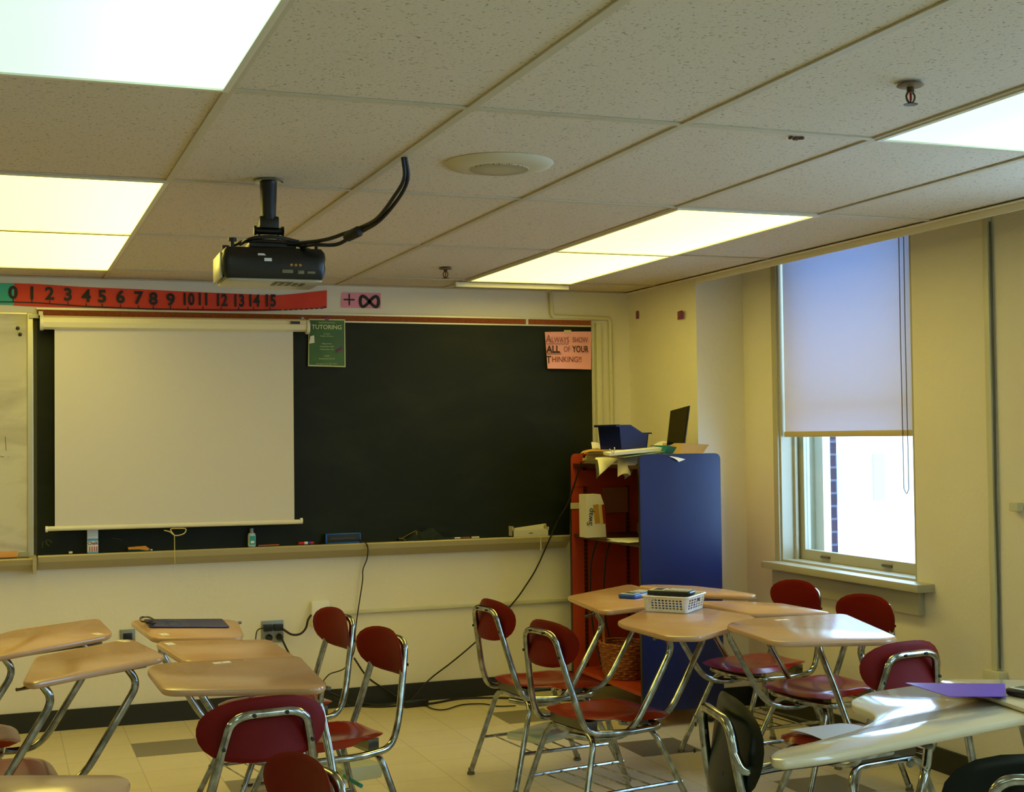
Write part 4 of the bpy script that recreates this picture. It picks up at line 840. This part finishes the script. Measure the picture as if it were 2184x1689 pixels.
b = BM(); box(b, BX1-.012, BX1-.004, BN+.021, BF-.021, BZ0+.02, BT-.03); ob('back_panel', b, REDL, bc)
b = BM(); box(b, BX0+.02, BX1-.02, BF-.026, BF-.021, 1.17, 1.26); ob('top_rail', b, REDL, bc)
STD = mat('perforated_steel_strip', (96, 60, 34), .4, .7)
for x in (BX0+.085, BX0+.175+.17):
    for y in ((BF-.0245, BF-.0205), (BN+.0205, BN+.0245)):
        b = BM(); 
        for k in range(52): box(b, x-.009, x+.009, y[0], y[1], BZ0+.05+k*.0235, BZ0+.05+k*.0235+.017)
        box(b, x-.007, x-.005, y[0], y[1], BZ0+.05, BZ0+1.27); box(b, x+.005, x+.007, y[0], y[1], BZ0+.05, BZ0+1.27); ob('shelf_standard', b, STD, bc, smooth=False)
for x in (BX0+.06, BX1-.06):
    for y in (BN+.04, BF-.05):
        b = BM(); tube(b, [(x, y-.012, .035), (x, y+.012, .035)], .034, 16); box(b, x-.02, x+.02, y-.015, y+.015, .06, BZ0+.01); ob('caster', b, RUBBER, bc)
# wicker basket on bottom shelf
wk = thing('wicker_basket', 'round wicker basket with hoop handle on lowest bookcase shelf', 'basket', (3.10, 6.72, zsh[0]))
WK = mat('wicker', (176, 104, 52), .7, rgb2=(120, 62, 28), vscale=60, bump=.6, bscale=120)
b = BM(); cx, cy = 3.115, 6.70
for k in range(14):
    z = zsh[0]+.008+k*.0135; r = .10+.028*(k/13)**.7; tube(b, [(cx+(r+.004*math.sin(12*a+PI*(k % 2)))*math.cos(a)*.92, cy+(r*1.15+.004*math.sin(12*a+PI*(k % 2)))*math.sin(a), z) for a in [2*PI*i/48 for i in range(48)]], .0075, 6, closed=True)
lathe(b, [(.10, 0), (.10, .006)], (cx, cy, zsh[0]+.001), 24); ob('weave', b, WK, wk)
b = BM(); tube(b, catmull([(cx-.11, cy, zsh[0]+.18), (cx-.10, cy+.02, zsh[0]+.36), (cx-.02, cy+.03, zsh[0]+.44), (cx+.08, cy+.02, zsh[0]+.36), (cx+.11, cy, zsh[0]+.18)], 8), .008, 8); ob('handle', b, WK, wk)
# middle shelf things
def boxprism(name, px, z0, h, d, m, par, Y=6.75):
    pass
sw = thing('swatch_box', 'white carton with coloured print standing on the middle shelf', 'carton', (3.08, 6.55, zsh[1]))
pa, pb = aty(1250, 1122, 6.75), aty(1293, 1122, 6.75); zt_ = aty(1250, 1055, 6.75).z
b = BM(); prism(b, [(pa.x, 6.75, zsh[1]+.001), (pb.x, 6.75, zsh[1]+.001), (aty(1288, 1075, 6.75).x, 6.75, aty(1288, 1075, 6.75).z), (aty(1281, 1055, 6.75).x, 6.75, zt_), (aty(1249, 1056, 6.75).x, 6.75, zt_)], (0, .09, 0)); ob('carton', b, mat('carton_white', (214, 206, 184), .6), sw, smooth=False)
for i, (x0, x1, m_) in enumerate(((1265, 1277, mat('mustard_print', (176, 130, 50), .6)), (1277, 1284, mat('yellow_print', (206, 180, 90), .6)), (1283, 1290, mat('crimson_print', (140, 30, 20), .6)))):
    b = BM(); prism(b, [aty(x0, 1077, 6.7485), aty(x0+4, 1117, 6.7485), aty(x1+3, 1116, 6.7485), aty(x1-1, 1075, 6.7485)], (0, .001, 0)); ob('print_band', b, m_, sw, smooth=False)
p = aty(1259, 1102, 6.7475); b = text_bm('Swap', .045, Matrix.Translation(p) @ Matrix.Rotation(-PI/2+.1, 4, 'Y') @ Matrix.Rotation(PI/2, 4, 'X'), ext=.0004); ob('scrawl', b, INK, sw, smooth=False)
b = BM(); box(b, 3.18, 3.33, BF-.03, BF-.026, 1.02, 1.16); tag(ob('taped_note', b, mat('dim_brown_card', (140, 84, 46), .7)), 'brown card taped inside the bookcase behind the white carton', 'card')
b = BM(); p = aty(1226, 1080, 7.04); box(b, p.x-.01, p.x+.05, 7.074, 7.0785, p.z-.015, p.z+.018, Matrix.Identity(4)); tag(ob('masking_tape_strip', b, mat('masking_tape', (200, 180, 110), .6)), 'strip of masking tape on the bookcase far panel', 'tape')
bg = BM(); bmesh.ops.create_uvsphere(bg, u_segments=24, v_segments=14, radius=1)
for v in bg.verts:
    n = v.co.normalized(); f = 1+.10*math.sin(5*n.x+3*n.z)+.08*math.sin(9*n.y+2*n.x); v.co = Vector((n.x*.11*f, n.y*.10*f, max(-.8, n.z)*.075*f)); v.co.z += .0605
bg.transform(Matrix.Translation((3.25, 6.52, zsh[1]+.002))); tag(ob('cloth_bag', bg, mat('dark_purple_fabric', (56, 14, 30), .8)), 'slumped dark purple bag on the middle shelf', 'bag')
for i, (x, y, r_) in enumerate(((3.03, 6.45, .1), (3.07, 6.56, -.2), (3.03, 6.37, .25))):
    b = cbox((0, 0, .0012+.0015*i), (.17, .12, .001), 0, Matrix.Translation((x, y, zsh[1]+.0005)) @ Matrix.Rotation(r_, 4, 'Z')); tag(ob('loose_paper', b, PAPER), ['white sheet poking out from middle shelf, lowest of three', 'white sheet on middle shelf next to the carton', 'white sheet at near end of middle shelf'][i], 'paper', 'papers on the middle shelf')
# top of bookcase
TZ2 = 1.30
def bp(px, py, Y): return aty(px, py, Y)
# stack of papers filling the top well
b = BM(); 
for k in range(12): cbox((0, 0, TZ2+.004+k*.006), (.30+random.uniform(-.03, .03), .40+random.uniform(-.03, .03), .005), 0, Matrix.Translation((3.19, 6.81, 0)) @ Matrix.Rotation(random.uniform(-.08, .08), 4, 'Z'), b)
tag(ob('paper_pile', b, mat('cream_papers', (214, 196, 146), .7)), 'uneven pile of cream papers under the blue bin on bookcase top', 'paper pile')
b = BM(); sheet(b, bp(1238, 967, 6.75), bp(1285, 963, 6.75), bp(1285, 958, 6.95), bp(1243, 962, 6.95), sag=.006, n=5); tag(ob('orange_folder', b, mat('pale_orange_paper', (214, 160, 90), .6)), 'pale orange folder edge sticking out left of blue bin', 'folder')
b = BM(); sheet(b, bp(1263, 957, 6.9), bp(1282, 958, 6.9), bp(1281, 948, 6.92), bp(1261, 943, 6.92), sag=.01, n=5); tag(ob('curled_paper', b, PAPER), 'curled white paper corner behind the blue bin', 'paper')
# blue book bin
bb = thing('book_bin', 'dark blue plastic book bin with sloping side on bookcase top', 'bin', (3.12, 6.7, 1.37))
fl0, fr0 = bp(1287, 978, 6.55), bp(1330, 968, 6.55)
za, zb = fl0.z-.004, bp(1300, 908, 6.55).z
def P3(px, py, Y): return aty(px, py, Y)
Nc = P3(1326, 974, 6.47); z0 = 1.3785; xn = Nc.x; rx = P3(1281, 974, 6.47); yl = xn/(rx.x/rx.y); xr = P3(1384, 960, 6.47).x; zt2 = P3(1326, 906, 6.47).z; zl = P3(1384, 924, 6.47).z; xm = P3(1345, 906, 6.47).x; zlt = zt2-.006
b = BM(); th = .004; e = .012
prism(b, [(xn, 6.47, z0), (xr-e, 6.47, z0), (xr, 6.47, zl), (xr-.03, 6.47, zl), (xm, 6.47, zt2), (xn-e, 6.47, zt2)], (0, th, 0))
prism(b, [(xn, yl, z0), (xr-e, yl, z0), (xr, yl, zl), (xr-.03, yl, zl), (xm, yl, zt2), (xn-e, yl, zt2)], (0, -th, 0))
prism(b, [(xn, 6.47, z0), (xn, yl, z0), (xn-e, yl+.004, zlt), (xn-e, 6.466, zlt)], (th, 0, 0))
prism(b, [(xr-e, 6.47, z0), (xr-e, yl, z0), (xr, yl, zl), (xr, 6.47, zl)], (-th, 0, 0)); box(b, xn, xr-e, 6.47, yl, z0, z0+.004)
bin_ = ob('bin_body', b, BLUEP, bb, smooth=False); bb_fix = 1
b = BM(); box(b, xn-e-.022, xn-e, 6.462, yl+.008, zlt-.004, zlt+.008, bev=.003); box(b, xr-.002, xr+.018, 6.466, yl+.004, zl-.004, zl+.004, bev=.002); ob('rim_lip', b, BLUEP, bb)
# binders / notebooks
b = BM(); a, c = bp(1300, 968, 6.33), bp(1420, 957, 6.40); Md = (c-a).normalized()
prism(b, [a+Vector((0, 0, -.010)), c+Vector((0, 0, -.010)), c+Vector((0, 0, .008)), a+Vector((0, 0, .004))], (.02, .12, .006)); tn = tag(ob('thick_notebook', b, PAPER, smooth=False), 'white papered notebook slanting in front of blue bin', 'notebook')
tb_ = thing('teal_binder', 'teal binder lying in front of the open laptop', 'binder', (3.2, 6.4, 1.37))
b = BM(); a, c = bp(1417, 966, 6.33), bp(1452, 968, 6.33); prism(b, [a, c, bp(1451, 955, 6.33), bp(1425, 950, 6.33)], (.02, .24, 0)); ob('cover', b, mat('teal_vinyl', (20, 104, 120), .35), tb_, smooth=False)
b = BM(); a, c = bp(1330, 976, 6.34), bp(1432, 962, 6.36); prism(b, [a, c, c+Vector((0, 0, .004)), a+Vector((0, 0, .004))], (.02, .10, 0)); tag(ob('flat_notebook', b, mat('green_edge_paper', (150, 176, 140), .6), smooth=False), 'thin pale green notebook beneath the teal binder', 'notebook')
for i, q in enumerate((((1272, 1018), (1310, 980), (1268, 975), (1318, 978)),)):
    b = BM(); sheet(b, bp(1274, 1020, 6.42), bp(1276, 1016, 6.42), bp(1318, 978, 6.50), bp(1270, 976, 6.50), sag=.01, n=6); tag(ob('hanging_sheet', b, mat('cream_sheet', (222, 214, 170), .7)), 'cream sheet drooping over the bookcase front below the bin', 'paper')
b = BM(); sheet(b, bp(1268, 980, 6.41), bp(1272, 1021, 6.405), bp(1278, 1012, 6.41), bp(1274, 980, 6.42), sag=.003, n=4); tag(ob('dark_folder_edge', b, mat('olive_folder', (80, 78, 40), .6)), 'dark olive folder edge behind the drooping cream sheet', 'folder')
bkt = thing('open_booklet', 'thick grey white booklet with pages fanned over bookcase edge', 'booklet', tuple(bp(1345, 970, 6.45)))
for k in range(5):
    b = BM(); o = k*3; sheet(b, bp(1322-o*.4, 1010+o*.6, 6.36-k*.004), bp(1332+o, 1023-o*.7, 6.36-k*.004), bp(1372-k, 968, 6.45), bp(1317, 975, 6.45), sag=.012+.002*k, n=6)
    ob('page', b, mat('grey_page', (180, 172, 150), .7), bkt)
b = BM(); sheet(b, bp(1428, 974, 6.19), bp(1448, 985, 6.185), bp(1481, 972, 6.22), bp(1440, 968, 6.26), sag=.004, n=5); tag(ob('white_leaflet', b, PAPER), 'white leaflet folded over the top of the blue side panel', 'paper')
lp = thing('laptop', 'open black laptop standing on bookcase top, screen facing left', 'laptop', (3.3, 6.5, 1.38))
sc_ = [bp(1422, 948, 6.45), bp(1459, 951, 6.30), bp(1470, 865, 6.33), bp(1430, 876, 6.48)]
b = BM(); prism(b, sc_, (.008, .004, 0)); ob('screen_lid', b, BLACK, lp, smooth=False)
b = BM(); c_ = sum(sc_, Vector())/4; q = [c_+(p-c_)*.9+Vector((-.0012, -.0006, .004)) for p in sc_]; prism(b, q, (.001, 0, 0)); ob('display', b, mat('dark_glass', (50, 44, 26), .08), lp, smooth=False)
b = BM(); d0, d1 = sc_[0], sc_[1]; prism(b, [d0, d1, d1+Vector((.09, .03, -.003)), d0+Vector((.09, .03, -.003))], (0, 0, -.015)); ob('keyboard_base', b, mat('laptop_base', (60, 58, 60), .4), lp, smooth=False)
b = BM(); prism(b, [bp(1452, 968, 6.24), bp(1500, 966, 6.24), bp(1512, 948, 6.3), bp(1455, 945, 6.3)], (.0, .22, .0)); tag(ob('brown_pouch', b, mat('brown_card', (170, 140, 96), .6), smooth=False), 'tan folder stack with curled end right of the laptop', 'folder')
b = BM(); sheet(b, bp(1385, 955, 6.5), bp(1425, 953, 6.5), bp(1424, 942, 6.7), bp(1402, 944, 6.7), sag=.006, n=5); tag(ob('rumpled_sheet', b, PAPER), 'rumpled white sheet between blue bin and laptop', 'paper')
b = BM(); tube(b, catmull([bp(1308, 968, 6.32), bp(1311, 957, 6.30), bp(1310, 954, 6.3)], 4), .003, 6); tube(b, catmull([bp(1308, 968, 6.32), bp(1303, 962, 6.30), bp(1300, 957, 6.3)], 4), .002, 6); ob('string_tuft', b, PAPER, tn)
cable('shelf_cable', [(3.09, 6.95, .9), (3.05, 6.96, .75), (3.04, 6.95, .55), (3.06, 6.95, .35), (3.08, 6.9, .19)], .005, 'black cable hanging inside bookcase, the left one')
cable('shelf_cable', [(3.17, 6.95, .9), (3.135, 6.96, .75), (3.12, 6.95, .5), (3.16, 6.94, .3), (3.2, 6.9, .19)], .005, 'black cable hanging inside bookcase, the right one')

# ================================================================== THINGS ON DESKS
def perforated_wall(bm, p0, p1, z0, z1, nx, nz, hw, hh, th, flare):
    """vertical wall between p0 and p1 (2D), with hexagonal holes, built from a grid"""
    p0, p1 = Vector(p0), Vector(p1); d = (p1-p0); L = d.length; d = d.normalized(); nrm = Vector((d.y, -d.x))
    bm2 = BM(); cw = L/nx; ch = (z1-z0)/nz
    def V(u, z, t):
        fl_ = flare*(z-z0)/(z1-z0); q = p0+d*u+nrm*(fl_+t); return Vector((q.x, q.y, z))
    for i in range(nx):
        for j in range(nz):
            cu, cz = (i+.5)*cw, z0+(j+.5)*ch; fr = [(cu-cw/2, cz-ch/2), (cu, cz-ch/2), (cu+cw/2, cz-ch/2), (cu+cw/2, cz), (cu+cw/2, cz+ch/2), (cu, cz+ch/2), (cu-cw/2, cz+ch/2), (cu-cw/2, cz)]
            hl = [(cu-hw*.7, cz-hh*.7), (cu, cz-hh), (cu+hw*.7, cz-hh*.7), (cu+hw, cz), (cu+hw*.7, cz+hh*.7), (cu, cz+hh), (cu-hw*.7, cz+hh*.7), (cu-hw, cz)]
            for t in (0, -th):
                A = [bm2.verts.new(V(a, z, t)) for a, z in fr]; B = [bm2.verts.new(V(a, z, t)) for a, z in hl]
                for k in range(8): bm2.faces.new((A[k], A[(k+1) % 8], B[(k+1) % 8], B[k]))
    bmesh.ops.remove_doubles(bm2, verts=bm2.verts, dist=1e-6); merge(bm, bm2)
def basket(name, label, corners, z, h, m, group=None, nx=(10, 6), nz=4, flare=.010):
    c = sum((Vector(p) for p in corners), Vector((0, 0)))/4; t = thing(name, label, 'basket', (c.x, c.y, z), 0, group)
    b = BM(); n = 4
    for k in range(4):
        p0, p1 = corners[k], corners[(k+1) % 4]; d = (Vector(p1)-Vector(p0)); L = d.length; d = d.normalized(); r = .012; q0, q1 = Vector(p0)+d*r, Vector(p1)-d*r; nr = Vector((d.y, -d.x))
        z0_, z1_ = z+.010, z+h-.010; k_ = flare/h
        perforated_wall(b, q0+nr*.002, q1+nr*.002, z0_, z1_, nx[k % 2], nz, (L-2*r)/nx[k % 2]*.38, (z1_-z0_)/nz*.36, .0015, flare*.8)
        for zz0, zz1 in ((z, z0_), (z1_, z+h)):
            f0, f1 = flare*(zz0-z)/h, flare*(zz1-z)/h
            prism(b, [Vector((*(q0+nr*(.002+f0)), zz0)), Vector((*(q1+nr*(.002+f0)), zz0)), Vector((*(q1+nr*(.002+f1)), zz1)), Vector((*(q0+nr*(.002+f1)), zz1))], Vector((-nr.x*.002, -nr.y*.002, 0)))
        # rounded corner post
        pc0 = Vector(p1); dn = (Vector(corners[(k+2) % 4])-pc0).normalized(); nr2 = Vector((dn.y, -dn.x)); 
        for (za, fa), (zb_, fb) in (((z, 0), (z+h, flare)),):
            a0 = pc0-d*r+nr*(.002+fa); a2 = pc0+dn*r+nr2*(.002+fa); b0 = pc0-d*r+nr*(.002+fb); b2 = pc0+dn*r+nr2*(.002+fb); am = pc0+nr*(fa+.002)*.8+nr2*(fa+.002)*.8; bmid = pc0+nr*(fb+.002)*.8+nr2*(fb+.002)*.8
            prev = None
            for s in range(7):
                tt = s/6; pa_ = a0*(1-tt)**2+am*2*tt*(1-tt)+a2*tt*tt; pb_ = b0*(1-tt)**2+bmid*2*tt*(1-tt)+b2*tt*tt; cur = (Vector((pa_.x, pa_.y, za)), Vector((pb_.x, pb_.y, zb_)))
                if prev: f = [b.verts.new(v) for v in (prev[0], cur[0], cur[1], prev[1])]; b.faces.new(f)
                prev = cur
    slab(b, roundpoly([tuple(p) for p in corners], .012, 4), z, z+.003, .001)
    body = ob('basket_body', b, m, t, smooth=False)
    ex_ = []; 
    for k in range(4):
        p = Vector(corners[k]); dd = (p-c).normalized(); ex_.append(p+dd*(flare*1.4+.004))
    rp_ = roundpoly([tuple(p) for p in ex_], .02, 5); b = BM(); tube(b, [(p.x, p.y, z+h) for p in rp_], .004, 6, closed=True); ob('rim', b, m, t)
    return t
def quad_at(pts, z): return [tuple(atz(x, y, z)[:2]) for x, y in pts]
def ccw(P): 
    a = sum(P[i-1][0]*P[i][1]-P[i][0]*P[i-1][1] for i in range(4)); return P if a > 0 else P[::-1]
ZB = .7365
q = [atz(1376, 1303, ZB), atz(1463, 1308, ZB), atz(1499, 1296, ZB)]; e1 = q[1]-q[0]; e2 = q[2]-q[1]; q4 = q[0]+e2
bk = [(p.x, p.y) for p in (q[0], q[1], q[2], q4)]; bk = ccw(bk)
basket('calculator_basket', 'white perforated plastic basket full of calculators on tan desk', bk, ZB, .062, mat('white_basket_plastic', (226, 224, 214), .35), nx=(10, 6))
CALC_D = mat('calculator_navy', (10, 14, 26), .3); CALC_S = mat('calculator_silver', (196, 196, 176), .4); SCR = mat('lcd_screen', (70, 84, 60), .2); KEY = mat('calculator_keys', (206, 200, 170), .5); CALC_B = mat('calculator_blue', (16, 70, 170), .3)
def calculator(label, M, body=CALC_D, sx=.082, sy=.185, side=None, cover=False):
    t = thing('graphing_calculator', label, 'calculator', (0, 0, 0), 0, 'graphing calculators'); t.matrix_world = M; t.location = M.to_translation(); t.rotation_euler = M.to_euler()
    def lo(n_, b_, m_, par=t): return ob(n_, b_, m_, par, world=False)
    lo('body', slab(BM(), roundpoly([(-sx/2, -sy/2), (sx/2, -sy/2), (sx/2*1.05, sy/2), (-sx/2*1.05, sy/2)], .014, 4), 0, .020, .005), side or body)
    lo('face_plate', slab(BM(), roundpoly([(-sx/2+.006, sy/2-.072), (sx/2-.006, sy/2-.072), (sx/2-.004, sy/2-.006), (-sx/2+.004, sy/2-.006)], .008, 3), .0195, .0215, .001), CALC_S)
    b = BM(); box(b, -.027, .027, sy/2-.060, sy/2-.022, .0213, .0222); lo('screen', b, SCR)
    b = BM()
    for r_ in range(8):
        for c_ in range(5): box(b, -.031+c_*.0132, -.0215+c_*.0132, -sy/2+.010+r_*.0118, -sy/2+.017+r_*.0118, .020, .0235)
    lo('keypad', b, KEY); return t
Mb = wm(bpy.data.objects['calculator_basket']); cB = Vector((sum(p[0] for p in bk)/4, sum(p[1] for p in bk)/4, ZB))
ax = math.atan2(e1.y, e1.x)
def rotM(loc_, rz, rx=0, ry=0): return Matrix.Translation(loc_) @ Matrix.Rotation(rz, 4, 'Z') @ Matrix.Rotation(ry, 4, 'Y') @ Matrix.Rotation(rx, 4, 'X')
calculator('calculator lying uppermost in the white basket, silver faced', rotM(cB+Vector((-.012, 0, .060)), ax+PI/2+.05, 0, 0))
calculator('black calculator in white basket beneath the topmost one', rotM(cB+Vector((.012, .004, .036)), ax+PI/2-.1, 0, 0))
calculator('calculator at bottom of the white basket', rotM(cB+Vector((0, .0, .012)), ax+PI/2, 0, 0), side=CALC_B)
p = atz(1350, 1279, .733); p2 = atz(1322, 1280, .733); p3 = atz(1392, 1266, .733); ang = math.atan2(p2.y-p3.y, p2.x-p3.x)
calculator('loose calculator with blue edge on desk left of the basket', rotM(Vector(((p2.x+p3.x)/2, (p2.y+p3.y)/2, .7335)), ang-PI/2), side=CALC_B, body=CALC_B)
p = atz(2176, 1490, .7005); calculator('calculator on cream desk at right photo edge', rotM(Vector((p.x+.04, p.y-.03, .7165)), math.radians(100), 0, 0))
# clipboard + keys on desk
cp_ = thing('clipboard', 'dark blue plastic clipboard lying on far left tan desk', 'clipboard', tuple(atz(395, 1330, .741)))
P = [atz(x, y, .741) for x, y in ((318, 1339), (490, 1339), (474, 1322), (306, 1323))]; ob('board', slab(BM(), roundpoly([(p.x, p.y) for p in P], .012, 3), .741, .746, .001), mat('clear_blue_plastic', (14, 26, 120), .15), cp_)
b = BM(); P = [atz(x, y, .7465) for x, y in ((350, 1328), (356, 1333), (372, 1334), (386, 1330), (376, 1326), (360, 1325), (350, 1328))]; tube(b, catmull([Vector((q.x, q.y, .7467)) for q in P], 4), .0012, 4); ob('moulded_ring', b, mat('pale_blue_line', (60, 90, 150), .3), cp_)
b = BM(); p = atz(314, 1330, .75)
tube(b, catmull([p+Vector((.03*math.cos(k*1.3), .05*math.sin(k*1.7), .012+.010*math.sin(k))) for k in range(12)], 5), .0022, 5); ob('wire_clip', b, mat('dark_wire', (60, 56, 30), .3, .8), cp_)
# purple folder
b = BM(); sheet(b, atz(2023, 1486, .745), atz(2146, 1486, .722), atz(2143, 1459, .722), atz(1931, 1457, .745), sag=.0, th=.0015, n=6)
tag(ob('purple_folder', b, mat('purple_folder', (92, 52, 170), .35)), 'purple folder propped on cream desk beside calculator', 'folder')
b = BM(); sheet(b, atz(1684, 1556, .436), atz(1764, 1582, .434), atz(1860, 1556, .435), atz(1790, 1543, .437), sag=.006, n=5); tag(ob('seat_paper', b, PAPER), 'white paper sheets left on the dark red chair seat', 'paper')
# things in book racks
b = BM(); P = [atz(x, y, .175) for x, y in ((1105, 1515), (1215, 1560), (1190, 1578), (1110, 1545))]
pg = BM(); cbox((0, 0, 0), (.30, .20, .035), .015, Matrix.Translation((2.20, 5.52, .187)) @ Matrix.Rotation(.5, 4, 'Z'), pg)
pm, nt, bs = nodes_mat('clear_zip_pouch'); bs.inputs['Base Color'].default_value = lin((190, 200, 170)); bs.inputs['Roughness'].default_value = .15; bs.inputs['Alpha'].default_value = .55
pu = thing('zip_pouch', 'clear plastic pouch with coloured cards in the rack of far red chair', 'pouch', (2.2, 5.52, .165)); ob('pouch_skin', pg, pm, pu)
b = BM(); box(b, 2.12, 2.22, 5.45, 5.53, .178, .182, Matrix.Identity(4)); ob('teal_card', b, mat('teal_card', (60, 150, 130), .5), pu)
b = BM(); box(b, 2.23, 2.28, 5.52, 5.58, .178, .184, Matrix.Identity(4)); ob('pink_card', b, mat('pink_card', (190, 60, 90), .5), pu)
q = [atz(566, 1625, .170), atz(640, 1622, .170)]; e = q[1]-q[0]; nrm = Vector((-e.y, e.x, 0)).normalized()*.22
bk2 = ccw([(p.x, p.y) for p in (q[0], q[1], q[1]+nrm, q[0]+nrm)])
basket('rack_basket', 'pale perforated basket in rack under the middle left chair', bk2, .170, .075, mat('pale_grey_basket', (170, 176, 168), .35), nx=(7, 10), nz=4)
p = atz(755, 1660, .17); rb = thing('zip_bag', 'clear crumpled bag with teal marker under the facing-left chair', 'bag', (p.x, p.y, .165))
sb2 = BM(); cbox((0, 0, 0), (.17, .22, .06), .02, Matrix.Translation((p.x, p.y+.05, .198)) @ Matrix.Rotation(.2, 4, 'Z'), sb2)
ob('bag_skin', sb2, pm, rb); ob('teal_marker', tube(BM(), [atz(735, 1655, .20), atz(770, 1676, .20)], .008, 10), mat('teal_marker_plastic', (20, 140, 120), .35), rb)
